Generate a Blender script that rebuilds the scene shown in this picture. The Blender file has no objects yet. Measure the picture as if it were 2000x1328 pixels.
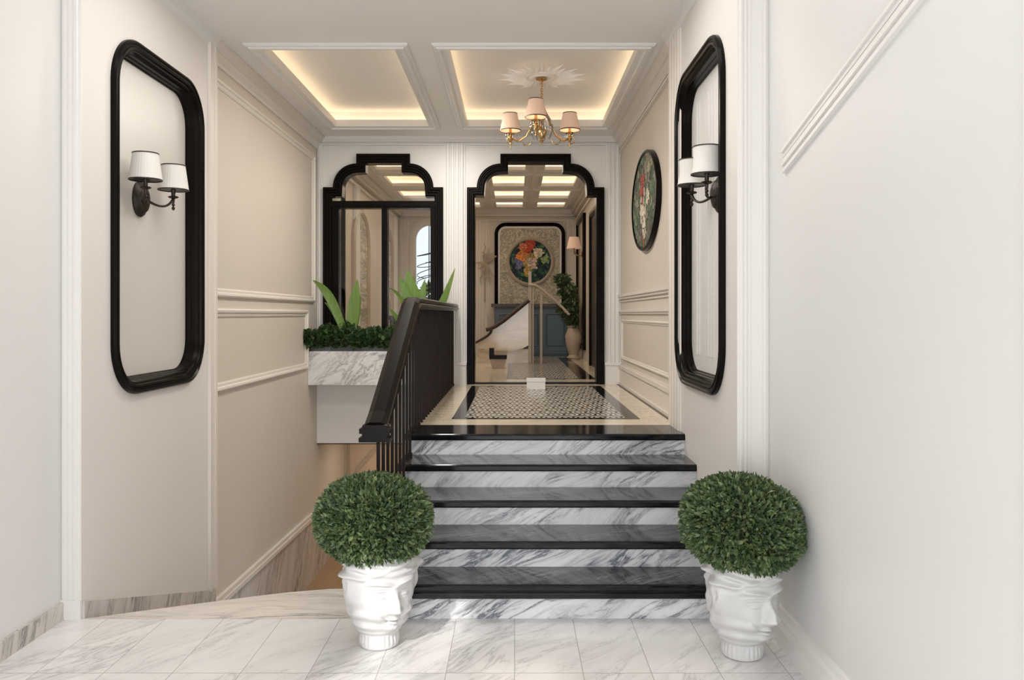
import bpy, bmesh, math, random
from mathutils import Vector, Matrix
from mathutils.geometry import tessellate_polygon
random.seed(7)
PI = math.pi
S = bpy.context.scene
C = S.collection

# ------------------------------------------------------------------ camera, world, lights
EYE = 1.56
cam_data = bpy.data.cameras.new('camera')
cam_data.sensor_width = 36
cam_data.lens = 36 * 1600 / 2000
cam_data.shift_x = -5 / 2000
cam_data.shift_y = -50 / 2000
cam_data.clip_start = 0.05
cam = bpy.data.objects.new('camera', cam_data)
cam.location = (0, 0, EYE)
cam.rotation_euler = (PI / 2, 0, 0)
C.objects.link(cam)
S.camera = cam

world = bpy.data.worlds.new('world')
S.world = world
world.use_nodes = True
bg = world.node_tree.nodes['Background']
bg.inputs[0].default_value = (0.80, 0.88, 1.0, 1)
bg.inputs[1].default_value = 1.2

S.view_settings.view_transform = 'Standard'
S.view_settings.look = 'None'
S.view_settings.gamma = 1
S.view_settings.use_curve_mapping = False
S.view_settings.exposure = 0.17


def area(name, loc, rot, sx, sy, power, col):
    l = bpy.data.lights.new(name, 'AREA')
    l.shape = 'RECTANGLE'
    l.size, l.size_y = sx, sy
    l.energy = power
    l.color = col
    o = bpy.data.objects.new(name, l)
    o.location = loc
    o.rotation_euler = rot
    C.objects.link(o)
    return o


def point(name, loc, power, col, r=0.03):
    l = bpy.data.lights.new(name, 'POINT')
    l.energy = power
    l.color = col
    l.shadow_soft_size = r
    o = bpy.data.objects.new(name, l)
    o.location = loc
    C.objects.link(o)
    return o


sun = bpy.data.lights.new('sun', 'SUN')
sun.energy = 2.7
sun.angle = math.radians(1.6)
sun.color = (1.0, 0.97, 0.93)
so = bpy.data.objects.new('sun', sun)
so.rotation_euler = Vector((0.40, 0.92, -0.60)).to_track_quat('-Z', 'Y').to_euler()
C.objects.link(so)

# daylight of the glazed entrance behind the camera
area('entrance_daylight', (-0.4, -1.5, 1.35), (PI / 2, 0, 0), 3.0, 2.5, 92, (0.98, 0.985, 1.0))
# added soft fills without fittings, over the entrance (above the frame) and stair hall
area('entrance_fill', (-0.5, 4.5, 3.57), (0, 0, 0), 2.6, 1.2, 32, (1.0, 0.97, 0.93))
area('hall_fill', (-0.72, 7.5, 3.55), (0, 0, 0), 0.16, 2.4, 46, (1.0, 0.95, 0.88))
# more added fills, brightening the far room and lower passage; no fittings there
area('far_room_fill', (-0.5, 12.6, 3.52), (0, 0, 0), 2.2, 4.0, 34, (1.0, 0.85, 0.70))
area('passage_fill', (-1.5, 10.2, 0.03), (0, 0, 0), 0.8, 0.8, 4.5, (1.0, 0.84, 0.66))
WARM = (1.0, 0.78, 0.52)

# ------------------------------------------------------------------ materials


class NT:
    def __init__(self, name):
        self.m = bpy.data.materials.new(name)
        self.m.use_nodes = True
        self.n = self.m.node_tree.nodes
        self.l = self.m.node_tree.links
        self.b = self.n['Principled BSDF']

    def node(self, t, **kw):
        x = self.n.new(t)
        for k, v in kw.items():
            setattr(x, k, v)
        return x

    def set(self, x, i, v):
        if hasattr(v, 'is_output') or isinstance(v, bpy.types.NodeSocket):
            self.l.new(v, x.inputs[i])
        else:
            x.inputs[i].default_value = v

    def math(self, op, a, b=0.0, c=None):
        x = self.node('ShaderNodeMath', operation=op)
        self.set(x, 0, a)
        self.set(x, 1, b)
        if c is not None:
            self.set(x, 2, c)
        return x.outputs[0]

    def vmath(self, op, a, b):
        x = self.node('ShaderNodeVectorMath', operation=op)
        self.set(x, 0, a)
        self.set(x, 1, b)
        return x.outputs[0] if op not in ('DISTANCE', 'LENGTH') else x.outputs['Value']

    def pos(self):
        return self.node('ShaderNodeNewGeometry').outputs['Position']

    def obj(self):
        return self.node('ShaderNodeTexCoord').outputs['Object']

    def mapping(self, v, loc=(0, 0, 0), rot=(0, 0, 0), sc=(1, 1, 1)):
        x = self.node('ShaderNodeMapping')
        self.set(x, 0, v)
        x.inputs[1].default_value = loc
        x.inputs[2].default_value = rot
        x.inputs[3].default_value = sc
        return x.outputs[0]

    def noise(self, v, sc, det=4.0, rough=0.5, dist=0.0, out=0):
        x = self.node('ShaderNodeTexNoise')
        self.set(x, 'Vector', v)
        x.inputs['Scale'].default_value = sc
        x.inputs['Detail'].default_value = det
        x.inputs['Roughness'].default_value = rough
        x.inputs['Distortion'].default_value = dist
        return x.outputs[out]

    def ramp(self, f, stops, interp='LINEAR'):
        x = self.node('ShaderNodeValToRGB')
        self.l.new(f, x.inputs[0])
        cr = x.color_ramp
        cr.interpolation = interp
        while len(cr.elements) < len(stops):
            cr.elements.new(0.5)
        for e, (p, c) in zip(cr.elements, stops):
            e.position = p
            e.color = c if len(c) == 4 else (*c, 1)
        return x.outputs[0]

    def mix(self, f, a, b, mode='MIX'):
        x = self.node('ShaderNodeMix', data_type='RGBA', blend_type=mode)
        self.set(x, 0, f)
        self.set(x, 6, a if not isinstance(a, tuple) or len(a) == 4 else (*a, 1))
        self.set(x, 7, b if not isinstance(b, tuple) or len(b) == 4 else (*b, 1))
        return x.outputs[2]

    def out(self, col=None, rough=None, metal=None, bump=None, bdist=0.01, bstr=1.0, spec=None):
        if col is not None:
            self.set(self.b, 'Base Color', (*col, 1) if isinstance(col, tuple) and len(col) == 3 else col)
        if rough is not None:
            self.set(self.b, 'Roughness', rough)
        if metal is not None:
            self.set(self.b, 'Metallic', metal)
        if spec is not None:
            self.set(self.b, 'Specular IOR Level', spec)
        if bump is not None:
            x = self.node('ShaderNodeBump')
            self.l.new(bump, x.inputs['Height'])
            x.inputs['Distance'].default_value = bdist
            x.inputs['Strength'].default_value = bstr
            self.l.new(x.outputs[0], self.b.inputs['Normal'])
        return self.m


def paint(name, col, rough=0.55, var=0.03):
    t = NT(name)
    n = t.noise(t.pos(), 1.3, 2)
    lo = tuple(c * (1 - var) for c in col)
    hi = tuple(min(1, c * (1 + var)) for c in col)
    c = t.mix(n, lo, hi)
    return t.out(c, rough, bump=t.noise(t.pos(), 140, 2), bdist=0.0004, bstr=0.3)


def marble(name, base, vein, u=(0.8, 0.6, 0), nrm=(0, 0, 1), sc=1.0, dens=0.5, rough=0.12, tiles=None, soft=0.35, long=0.2, grout=(0.35, 0.33, 0.31), warp=0.25, spec=0.5):
    """veins drawn out along u inside the face whose normal is nrm; tiles gives each floor tile a cut of its own"""
    t = NT(name)
    p = t.pos()
    joint = None
    p2 = p
    if tiles:
        ox, oy, w, h = tiles
        sx = t.node('ShaderNodeSeparateXYZ')
        t.l.new(p, sx.inputs[0])
        a_ = t.math('DIVIDE', t.math('SUBTRACT', sx.outputs[0], ox), w)
        b_ = t.math('DIVIDE', t.math('SUBTRACT', sx.outputs[1], oy), h)
        fu, fv = t.math('FRACT', a_), t.math('FRACT', b_)
        wn = t.node('ShaderNodeTexWhiteNoise', noise_dimensions='2D')
        cb = t.node('ShaderNodeCombineXYZ')
        t.l.new(t.math('FLOOR', a_), cb.inputs[0])
        t.l.new(t.math('FLOOR', b_), cb.inputs[1])
        t.l.new(cb.outputs[0], wn.inputs[0])
        p2 = t.vmath('ADD', p, t.vmath('MULTIPLY', wn.outputs['Color'], (9, 9, 9)))
        ju = t.math('LESS_THAN', t.math('MINIMUM', fu, t.math('SUBTRACT', 1.0, fu)), 0.0028 / w / 2)
        jv = t.math('LESS_THAN', t.math('MINIMUM', fv, t.math('SUBTRACT', 1.0, fv)), 0.0036 / h / 2)
        joint = t.math('MAXIMUM', ju, jv)
    U = Vector(u).normalized()
    Nn = Vector(nrm).normalized()
    V = Nn.cross(U)

    def dot(v, k):
        x = t.node('ShaderNodeVectorMath', operation='DOT_PRODUCT')
        t.l.new(p2, x.inputs[0])
        x.inputs[1].default_value = v
        return t.math('MULTIPLY', x.outputs['Value'], k)
    # the vein direction swings slowly over the stone
    swing = t.math('MULTIPLY', t.math('SUBTRACT', t.noise(p2, 0.9, 2), 0.5), warp * 3)
    cb = t.node('ShaderNodeCombineXYZ')
    t.l.new(dot(U, sc * long), cb.inputs[0])
    t.l.new(t.math('ADD', dot(V, sc), swing), cb.inputs[1])
    t.l.new(dot(Nn, sc * 3.0), cb.inputs[2])
    q = cb.outputs[0]
    q2 = t.vmath('ADD', q, t.vmath('MULTIPLY', t.noise(q, 2.5, 3, 0.5, 0, 1), (warp, warp, warp)))
    a = t.noise(q2, 6.5, 7, 0.66)
    ridge = t.math('ABSOLUTE', t.math('SUBTRACT', a, 0.5))
    thin = t.ramp(ridge, [(0.0, (1, 1, 1)), (0.012 + 0.02 * dens, (0.3, 0.3, 0.3)), (0.075, (0, 0, 0))])
    fine = t.noise(q2, 19, 5, 0.7)
    fine = t.ramp(fine, [(0.50, (0, 0, 0)), (0.70, (1, 1, 1))])
    big = t.noise(q2, 2.6, 4, 0.6)
    cloud = t.ramp(big, [(0.42, (0, 0, 0)), (0.68, (1, 1, 1))])
    msk = t.ramp(t.noise(q2, 1.9, 2), [(0.40, (0.06, 0.06, 0.06)), (0.62, (1, 1, 1))])
    f = t.math('MULTIPLY', thin, msk)
    f2 = t.math('MULTIPLY', cloud, t.math('ADD', 0.35, t.math('MULTIPLY', fine, 1.1)))
    f = t.math('ADD', t.math('MULTIPLY', f, 0.35 + dens * 0.7), t.math('MULTIPLY', f2, soft))
    f = t.math('MINIMUM', f, 1.0)
    c = t.mix(f, base, vein)
    if joint is not None:
        c = t.mix(joint, c, grout)
    return t.out(c, rough, spec=spec)


M = {}
M['wall'] = paint('wall_paint', (0.77, 0.72, 0.675), 0.5)
M['wall_white'] = paint('entrance_wall_paint', (0.755, 0.745, 0.72), 0.45)
M['wall_in'] = paint('inner_wall_paint', (0.69, 0.625, 0.54), 0.5)
M['trim'] = paint('trim_paint', (0.81, 0.785, 0.75), 0.38, 0.015)
M['trim_in'] = paint('inner_trim_paint', (0.78, 0.72, 0.65), 0.4, 0.015)
M['ceil'] = paint('ceiling_paint', (0.87, 0.84, 0.80), 0.6)
M['passage'] = paint('passage_paint', (0.70, 0.55, 0.40), 0.6)
FLR, FRT, SID = (0, 0, 1), (0, 1, 0), (1, 0, 0)
M['floor'] = marble('white_marble_tiles', (0.80, 0.785, 0.77), (0.30, 0.29, 0.29), (0.62, 0.78, 0), FLR, 1.5, 0.35, 0.13, tiles=(0, 4.2, 0.298, 0.636), soft=0.30)
M['slab'] = marble('curved_slab_marble', (0.74, 0.68, 0.62), (0.24, 0.21, 0.19), (1, 0.10, 0), FLR, 1.9, 0.7, 0.15, soft=0.55, long=0.12)
M['riser'] = marble('riser_marble', (0.82, 0.82, 0.825), (0.15, 0.16, 0.18), (0.86, 0, 0.5), FRT, 2.3, 1.0, 0.14, soft=0.95, long=0.16, warp=0.4)
M['tread'] = marble('black_marble', (0.014, 0.014, 0.016), (0.20, 0.20, 0.21), (0.85, 0.5, 0), FLR, 2.2, 0.5, 0.08, soft=0.45, long=0.14, warp=0.3, spec=0.28)
M['nose'] = marble('black_marble_edge', (0.006, 0.006, 0.007), (0.05, 0.05, 0.05), (1, 0.2, 0), FLR, 1.5, 0.3, 0.10, soft=0.06, spec=0.22)
M['base_marble'] = marble('skirting_marble', (0.68, 0.63, 0.59), (0.20, 0.18, 0.17), (0, 0.45, 0.9), SID, 1.8, 0.7, 0.2, soft=0.6, long=0.15)
M['planter_marble'] = marble('planter_marble', (0.80, 0.785, 0.77), (0.28, 0.275, 0.28), (0.85, 0, 0.5), FRT, 1.7, 0.8, 0.15, soft=0.5, long=0.3, warp=0.5)
M['cream'] = marble('cream_border_marble', (0.80, 0.70, 0.55), (0.48, 0.37, 0.25), (1, 0.3, 0), FLR, 2.2, 0.4, 0.12, soft=0.3)


def black_frame():
    t = NT('black_lacquer')
    n = t.noise(t.pos(), 30, 3)
    return t.out(t.mix(n, (0.004, 0.003, 0.0026), (0.009, 0.0065, 0.005)), 0.24, spec=0.08)


M['black'] = black_frame()


def iron():
    t = NT('dark_bronze')
    n = t.noise(t.obj(), 60, 4)
    return t.out(t.mix(n, (0.012, 0.009, 0.007), (0.06, 0.045, 0.035)), 0.4, 0.5, bump=n, bdist=0.002)


M['iron'] = iron()


def bar():
    t = NT('baluster_iron')
    n = t.noise(t.obj(), 20, 3)
    return t.out(t.mix(n, (0.014, 0.010, 0.008), (0.028, 0.02, 0.016)), 0.45, 0.0, spec=0.1)


M['bar'] = bar()


def mosaic():
    t = NT('mosaic_floor')
    sx = t.node('ShaderNodeSeparateXYZ')
    t.l.new(t.pos(), sx.inputs[0])
    w, h = 0.124, 0.165
    v = t.math('DIVIDE', sx.outputs[1], h)
    row = t.math('MULTIPLY', t.math('MODULO', t.math('FLOOR', v), 2.0), 0.5)
    u = t.math('ADD', t.math('DIVIDE', t.math('ADD', sx.outputs[0], 5), w), row)
    fu = t.math('SUBTRACT', t.math('FRACT', u), 0.5)
    fv = t.math('SUBTRACT', t.math('FRACT', v), 0.5)
    r = t.math('SQRT', t.math('ADD', t.math('MULTIPLY', fu, fu), t.math('MULTIPLY', fv, fv)))
    ring = t.math('COMPARE', r, 0.36, 0.075)
    dot = t.math('LESS_THAN', r, 0.15)
    dia = t.math('GREATER_THAN', t.math('ADD', t.math('ABSOLUTE', fu), t.math('ABSOLUTE', fv)), 0.86)
    f = t.math('MAXIMUM', t.math('MAXIMUM', ring, dot), dia)
    n = t.noise(t.pos(), 40, 2)
    f = t.math('MULTIPLY', f, t.ramp(n, [(0.3, (0.5, 0.5, 0.5)), (0.6, (1, 1, 1))]))
    c = t.mix(f, (0.022, 0.018, 0.015), (0.84, 0.78, 0.68))
    return t.out(c, 0.22, spec=0.22)


M['mosaic'] = mosaic()


def cream_inlay():
    """cream border with a row of small darker inlay strokes"""
    t = NT('cream_inlay')
    sx = t.node('ShaderNodeSeparateXYZ')
    t.l.new(t.pos(), sx.inputs[0])
    n = t.noise(t.mapping(t.pos(), sc=(14, 30, 1)), 1.0, 2, 0.5, 1.5)
    f = t.math('LESS_THAN', t.math('ABSOLUTE', t.math('SUBTRACT', n, 0.5)), 0.03)
    fr = t.math('FRACT', t.math('MULTIPLY', sx.outputs[1], 6.0))
    f = t.math('MULTIPLY', f, t.math('LESS_THAN', fr, 0.8))
    c = t.mix(t.math('MULTIPLY', f, 0.75), (0.78, 0.68, 0.53), (0.32, 0.24, 0.15))
    return t.out(c, 0.12)


M['inlay'] = cream_inlay()


def leafmat(name, cols, rough=0.45):
    t = NT(name)
    g = t.node('ShaderNodeNewGeometry')
    r = g.outputs['Random Per Island']
    st = [(i / (len(cols) - 1), c) for i, c in enumerate(cols)]
    c = t.ramp(r, st)
    t.b.inputs['Transmission Weight'].default_value = 0.0
    return t.out(c, rough)


M['box'] = leafmat('boxwood_leaf', [(0.04, 0.068, 0.028), (0.075, 0.118, 0.045), (0.12, 0.17, 0.065), (0.055, 0.095, 0.05), (0.20, 0.25, 0.10), (0.07, 0.11, 0.04)])
M['ivy'] = leafmat('ivy_leaf', [(0.02, 0.045, 0.016), (0.04, 0.08, 0.026), (0.075, 0.125, 0.04), (0.03, 0.06, 0.022), (0.10, 0.155, 0.055)], 0.35)
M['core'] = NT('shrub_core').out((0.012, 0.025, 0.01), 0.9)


def blade():
    t = NT('strap_leaf')
    n = t.noise(t.mapping(t.obj(), sc=(60, 60, 4)), 1, 2)
    return t.out(t.mix(n, (0.075, 0.16, 0.02), (0.20, 0.32, 0.06)), 0.4)


M['blade'] = blade()


def plaster():
    t = NT('white_ceramic')
    n = t.noise(t.obj(), 12, 4)
    return t.out(t.mix(n, (0.60, 0.595, 0.585), (0.67, 0.665, 0.655)), 0.4, bump=n, bdist=0.004, bstr=0.4)


M['ceramic'] = plaster()


def shade(name, col, em, ems):
    t = NT(name)
    sx = t.node('ShaderNodeTexCoord')
    t.b.inputs['Emission Color'].default_value = (*em, 1)
    t.b.inputs['Emission Strength'].default_value = ems
    n = t.noise(t.obj(), 80, 2)
    return t.out(t.mix(n, tuple(c * 0.95 for c in col), col), 0.8)


M['shade'] = shade('pleated_fabric', (0.72, 0.69, 0.64), (1, 0.9, 0.8), 0.03)
M['shade_in'] = NT('shade_lining').out((0.22, 0.19, 0.16), 0.8)
M['shade_pink'] = shade('blush_fabric', (0.66, 0.47, 0.36), (1.0, 0.62, 0.42), 0.16)
M['gold'] = NT('brass').out((0.62, 0.40, 0.17), 0.22, 1.0)


def glassy(name, tint=(1, 1, 1), gl=0.10):
    t = NT(name)
    t.n.remove(t.b)
    tr = t.node('ShaderNodeBsdfTransparent')
    tr.inputs[0].default_value = (*tint, 1)
    g = t.node('ShaderNodeBsdfGlossy')
    g.inputs['Roughness'].default_value = 0.02
    f = t.node('ShaderNodeFresnel')
    f.inputs[0].default_value = 1.35
    mx = t.node('ShaderNodeMixShader')
    fac = t.math('ADD', f.outputs[0], gl)
    t.l.new(fac, mx.inputs[0])
    t.l.new(tr.outputs[0], mx.inputs[1])
    t.l.new(g.outputs[0], mx.inputs[2])
    t.l.new(mx.outputs[0], t.n['Material Output'].inputs[0])
    return t.m


M['glass'] = glassy('window_glass', (0.97, 0.97, 0.96), 0.0)
M['crystal'] = glassy('crystal', (0.80, 0.78, 0.72), 0.25)


def emis(name, col, s):
    t = NT(name)
    t.b.inputs['Emission Color'].default_value = (*col, 1)
    t.b.inputs['Emission Strength'].default_value = s
    return t.out(col, 0.5)


M['led'] = emis('warm_led', WARM, 5.0)
M['led_far'] = emis('warm_led_far', WARM, 5.0)
M['wood'] = NT('oak_floor')
_t = M['wood']
M['wood'] = _t.out(_t.mix(_t.noise(_t.mapping(_t.pos(), sc=(20, 2, 1)), 1, 4), (0.32, 0.20, 0.11), (0.46, 0.30, 0.17)), 0.35)
M['darkwood'] = NT('dark_wood')
_t = M['darkwood']
M['darkwood'] = _t.out(_t.mix(_t.noise(_t.mapping(_t.pos(), sc=(6, 6, 30)), 1, 3), (0.03, 0.018, 0.012), (0.08, 0.05, 0.035)), 0.35)
M['blue'] = paint('blue_grey_lacquer', (0.085, 0.125, 0.165), 0.4)
M['paper'] = NT('white_card').out((0.82, 0.80, 0.77), 0.6)
M['grey'] = NT('grey_liner').out((0.09, 0.10, 0.10), 0.5)
M['tan'] = paint('warm_stone', (0.50, 0.41, 0.32), 0.45)


def mirror_tone(name, col, rough):
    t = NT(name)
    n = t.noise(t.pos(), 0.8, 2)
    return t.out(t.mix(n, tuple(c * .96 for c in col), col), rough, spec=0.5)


M['panel_l'] = mirror_tone('plain_panel_left', (0.70, 0.655, 0.60), 0.35)  # wall tone painted in where the mirrors would reflect
M['panel_r'] = mirror_tone('plain_panel_right', (0.77, 0.745, 0.72), 0.35)


def stained(name, blobs, base, cell=16.0, plane='XZ', cen=(0, 0, 0), lead=0.06):
    """leaded coloured glass: cells in base colours, with blossoms (offset, radius, colour)"""
    t = NT(name)
    p = t.vmath('SUBTRACT', t.pos(), cen)
    if plane == 'XZ':
        p = t.vmath('MULTIPLY', p, (1, 0, 1))
    else:
        p = t.vmath('MULTIPLY', p, (0, 1, 1))
    wob = t.vmath('MULTIPLY', t.vmath('SUBTRACT', t.noise(p, 9, 2, 0.5, 0, 1), (0.5, 0.5, 0.5)), (0.12, 0.12, 0.12))
    q = t.vmath('ADD', p, wob)
    vo = t.node('ShaderNodeTexVoronoi')
    t.l.new(q, vo.inputs['Vector'])
    vo.inputs['Scale'].default_value = cell
    sp = t.node('ShaderNodeSeparateColor')
    t.l.new(vo.outputs['Color'], sp.inputs[0])
    st = [(i / len(base), c) for i, c in enumerate(base)]
    c = t.ramp(sp.outputs[0], st, 'CONSTANT')
    cp = vo.outputs['Position']
    for off, r, col in blobs:
        if isinstance(r, tuple):
            d = t.vmath('LENGTH', t.vmath('MULTIPLY', t.vmath('SUBTRACT', cp, off), tuple(1 / k for k in r)), (0, 0, 0))
            f = t.math('LESS_THAN', d, 1.0)
        else:
            d = t.vmath('DISTANCE', cp, off)
            f = t.math('LESS_THAN', d, r)
        cc = t.mix(sp.outputs[1], tuple(k * 0.65 for k in col), tuple(min(1, k * 1.2) for k in col))
        c = t.mix(f, c, cc)
    ve = t.node('ShaderNodeTexVoronoi', feature='DISTANCE_TO_EDGE')
    t.l.new(q, ve.inputs['Vector'])
    ve.inputs['Scale'].default_value = cell
    e = t.math('LESS_THAN', ve.outputs['Distance'], lead)
    c = t.mix(e, c, (0.02, 0.017, 0.013))
    return t.out(c, 0.55, spec=0.15)


GR = [(0.02, 0.06, 0.03), (0.03, 0.05, 0.10), (0.05, 0.15, 0.06), (0.015, 0.03, 0.05), (0.10, 0.22, 0.09), (0.04, 0.09, 0.10)]


def relief():
    t = NT('gilded_relief')
    p = t.mapping(t.pos(), sc=(1, 0.1, 1))
    w = t.noise(p, 3.2, 5, 0.6, 2.2)
    v = t.noise(p, 9.0, 4, 0.6, 1.5)
    c = t.ramp(w, [(0.36, (0.70, 0.66, 0.54)), (0.46, (0.40, 0.35, 0.24)), (0.52, (0.74, 0.70, 0.58)), (0.60, (0.34, 0.32, 0.27)), (0.7, (0.66, 0.60, 0.46))])
    c = t.mix(t.ramp(v, [(0.45, (0, 0, 0)), (0.5, (0.7, 0.7, 0.7)), (0.55, (0, 0, 0))]), c, (0.22, 0.19, 0.13))
    return t.out(c, 0.4, bump=v, bdist=0.02)


M['relief'] = relief()

# ------------------------------------------------------------------ mesh helpers


def tag(o, label=None, cat=None, group=None, kind=None):
    if label:
        o['label'] = label
    if cat:
        o['category'] = cat
    if group:
        o['group'] = group
    if kind:
        o['kind'] = kind
    return o


def empty(name, loc, label, cat, group=None, rz=0):
    o = bpy.data.objects.new(name, None)
    o.empty_display_size = 0.1
    C.objects.link(o)
    o.location = loc
    o.rotation_euler = (0, 0, rz)
    return tag(o, label, cat, group)


def copy_tree(o, parent=None):
    c = o.copy()
    C.objects.link(c)
    if parent is not None:
        c.parent = parent
    for ch in list(o.children):
        copy_tree(ch, c)
    return c


class MB:
    def __init__(self):
        self.v, self.f, self.mi = [], [], []
        self.cur = 0

    def add(self, vs, fs):
        o = len(self.v)
        self.v += [tuple(p) for p in vs]
        self.f += [tuple(i + o for i in f) for f in fs]
        self.mi += [self.cur] * len(fs)
        return self

    def box(self, x0, x1, y0, y1, z0, z1):
        vs = [(x0, y0, z0), (x1, y0, z0), (x1, y1, z0), (x0, y1, z0), (x0, y0, z1), (x1, y0, z1), (x1, y1, z1), (x0, y1, z1)]
        return self.add(vs, [(0, 3, 2, 1), (4, 5, 6, 7), (0, 1, 5, 4), (1, 2, 6, 5), (2, 3, 7, 6), (3, 0, 4, 7)])

    def prism(self, prof, fn0, fn1):
        """prof list of 2-D points, fn0 / fn1 map one to 3-D at the two ends"""
        n = len(prof)
        vs = [fn0(p) for p in prof] + [fn1(p) for p in prof]
        fs = [(i, (i + 1) % n, n + (i + 1) % n, n + i) for i in range(n)]
        fs += [tuple(range(n))[::-1], tuple(range(n, 2 * n))]
        return self.add(vs, fs)

    def lathe(self, prof, cen=(0, 0, 0), n=32, axis='Z', cap=True, pleat=0.0, npl=0):
        vs, fs = [], []
        for r, z in prof:
            for i in range(n):
                a = 2 * PI * i / n
                rr = r * (1 + pleat * math.cos(npl * a)) if npl else r
                x, y = rr * math.cos(a), rr * math.sin(a)
                p = {'Z': (x, y, z), 'X': (z, x, y), 'Y': (x, z, y)}[axis]
                vs.append((p[0] + cen[0], p[1] + cen[1], p[2] + cen[2]))
        for k in range(len(prof) - 1):
            for i in range(n):
                j = (i + 1) % n
                fs.append((k * n + i, k * n + j, (k + 1) * n + j, (k + 1) * n + i))
        if cap:
            fs.append(tuple(range(n))[::-1])
            m = (len(prof) - 1) * n
            fs.append(tuple(range(m, m + n)))
        return self.add(vs, fs)

    def tube(self, pts, r, n=10):
        pts = [Vector(p) for p in pts]
        rs = r if isinstance(r, (list, tuple)) else [r] * len(pts)
        vs, fs = [], []
        up = Vector((0, 0, 1))
        d0 = (pts[1] - pts[0]).normalized()
        if abs(d0.dot(up)) > 0.95:
            up = Vector((1, 0, 0))
        a = d0.cross(up).normalized()
        for k, p in enumerate(pts):
            d = (pts[min(k + 1, len(pts) - 1)] - pts[max(k - 1, 0)]).normalized()
            a = (a - d * a.dot(d)).normalized()
            b = d.cross(a)
            for i in range(n):
                t = 2 * PI * i / n
                vs.append(p + (a * math.cos(t) + b * math.sin(t)) * rs[k])
        for k in range(len(pts) - 1):
            for i in range(n):
                j = (i + 1) % n
                fs.append((k * n + i, k * n + j, (k + 1) * n + j, (k + 1) * n + i))
        fs.append(tuple(range(n))[::-1])
        m = (len(pts) - 1) * n
        fs.append(tuple(range(m, m + n)))
        return self.add(vs, fs)

    def build(self, name, mats, parent=None, smooth=False, fix=True, angle=35):
        me = bpy.data.meshes.new(name)
        me.from_pydata(self.v, [], self.f)
        for m in (mats if isinstance(mats, (list, tuple)) else [mats]):
            me.materials.append(m)
        me.polygons.foreach_set('material_index', self.mi)
        if fix:
            bm = bmesh.new()
            bm.from_mesh(me)
            bmesh.ops.recalc_face_normals(bm, faces=bm.faces)
            bm.to_mesh(me)
            bm.free()
        if smooth:
            me.polygons.foreach_set('use_smooth', [True] * len(me.polygons))
            try:
                me.set_sharp_from_angle(angle=math.radians(angle))
            except Exception:
                pass
        me.update()
        o = bpy.data.objects.new(name, me)
        C.objects.link(o)
        if parent is not None:
            o.parent = parent
        return o


def struct(o):
    o['kind'] = 'structure'
    return o


def offset(path, d, closed):
    """move a 2-D path to its left by d, mitred"""
    n = len(path)
    out = []
    for i in range(n):
        p = path[i]
        a = path[i - 1] if (closed or i > 0) else None
        b = path[(i + 1) % n] if (closed or i < n - 1) else None

        def nrm(u, v):
            dx, dy = v[0] - u[0], v[1] - u[1]
            L = math.hypot(dx, dy) or 1
            return (-dy / L, dx / L)
        if a is None:
            m = nrm(p, b)
            out.append((p[0] + m[0] * d, p[1] + m[1] * d))
        elif b is None:
            m = nrm(a, p)
            out.append((p[0] + m[0] * d, p[1] + m[1] * d))
        else:
            n1, n2 = nrm(a, p), nrm(p, b)
            mx, my = n1[0] + n2[0], n1[1] + n2[1]
            k = 1 + n1[0] * n2[0] + n1[1] * n2[1]
            k = max(k, 0.25)
            out.append((p[0] + mx / k * d, p[1] + my / k * d))
    return out


def sweep(mb, path, prof, mapf, closed=True):
    """prof = (distance to the left of the path, height out of the plane)"""
    rings = [[mapf(q[0], q[1], o) for q in offset(path, d, closed)] for d, o in prof]
    n = len(path)
    vs = [p for r in rings for p in r]
    fs = []
    m = n if closed else n - 1
    for k in range(len(prof) - 1):
        for i in range(m):
            j = (i + 1) % n
            fs.append((k * n + i, k * n + j, (k + 1) * n + j, (k + 1) * n + i))
    if not closed:
        fs.append(tuple(k * n for k in range(len(prof))))
        fs.append(tuple(k * n + n - 1 for k in range(len(prof)))[::-1])
    mb.add(vs, fs)
    return mb


def holed(mb, outer, holes, mapf, o0, o1):
    """flat slab with holes between heights o0 and o1"""
    loops = [outer] + holes
    tri = tessellate_polygon([[Vector((p[0], p[1], 0)) for p in l] for l in loops])
    flat = [p for l in loops for p in l]
    N = len(flat)
    vs = [mapf(p[0], p[1], o0) for p in flat] + [mapf(p[0], p[1], o1) for p in flat]
    fs = [tuple(t) for t in tri] + [tuple(i + N for i in t)[::-1] for t in tri]
    s = 0
    for l in loops:
        k = len(l)
        for i in range(k):
            j = (i + 1) % k
            fs.append((s + i, s + j, N + s + j, N + s + i))
        s += k
    mb.add(vs, fs)
    return mb


def rect(u0, u1, v0, v1):
    return [(u0, v0), (u1, v0), (u1, v1), (u0, v1)]


def rrect(u0, u1, v0, v1, r, n=10):
    pts = []
    for cx, cy, a0 in ((u1 - r, v0 + r, -PI / 2), (u1 - r, v1 - r, 0), (u0 + r, v1 - r, PI / 2), (u0 + r, v0 + r, PI)):
        for i in range(n + 1):
            a = a0 + PI / 2 * i / n
            pts.append((cx + r * math.cos(a), cy + r * math.sin(a)))
    return pts


def on_left(x0):      # wall on the left, heights grow to +X
    return lambda u, v, o: (x0 + o, u, v)


def on_right(x0):
    return lambda u, v, o: (x0 - o, u, v)


def on_back(y0):
    return lambda u, v, o: (u, y0 - o, v)


def on_ceil(z0):
    return lambda u, v, o: (u, v, z0 - o)


# ------------------------------------------------------------------ setting: dimensions
XL0, XR0 = -2.32, 1.30       # foreground walls
XL1, XR1 = -2.22, 1.14        # walls carrying the tall frames
XL2, XR2 = -2.27, 1.22        # stair hall walls
YF, Y1, Y2, YB, YE = -1.6, 4.2, 6.05, 9.41, 16.0
ZC, ZL, ZP = 3.60, 0.76, -1.40
PXM = YB / 1600


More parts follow.
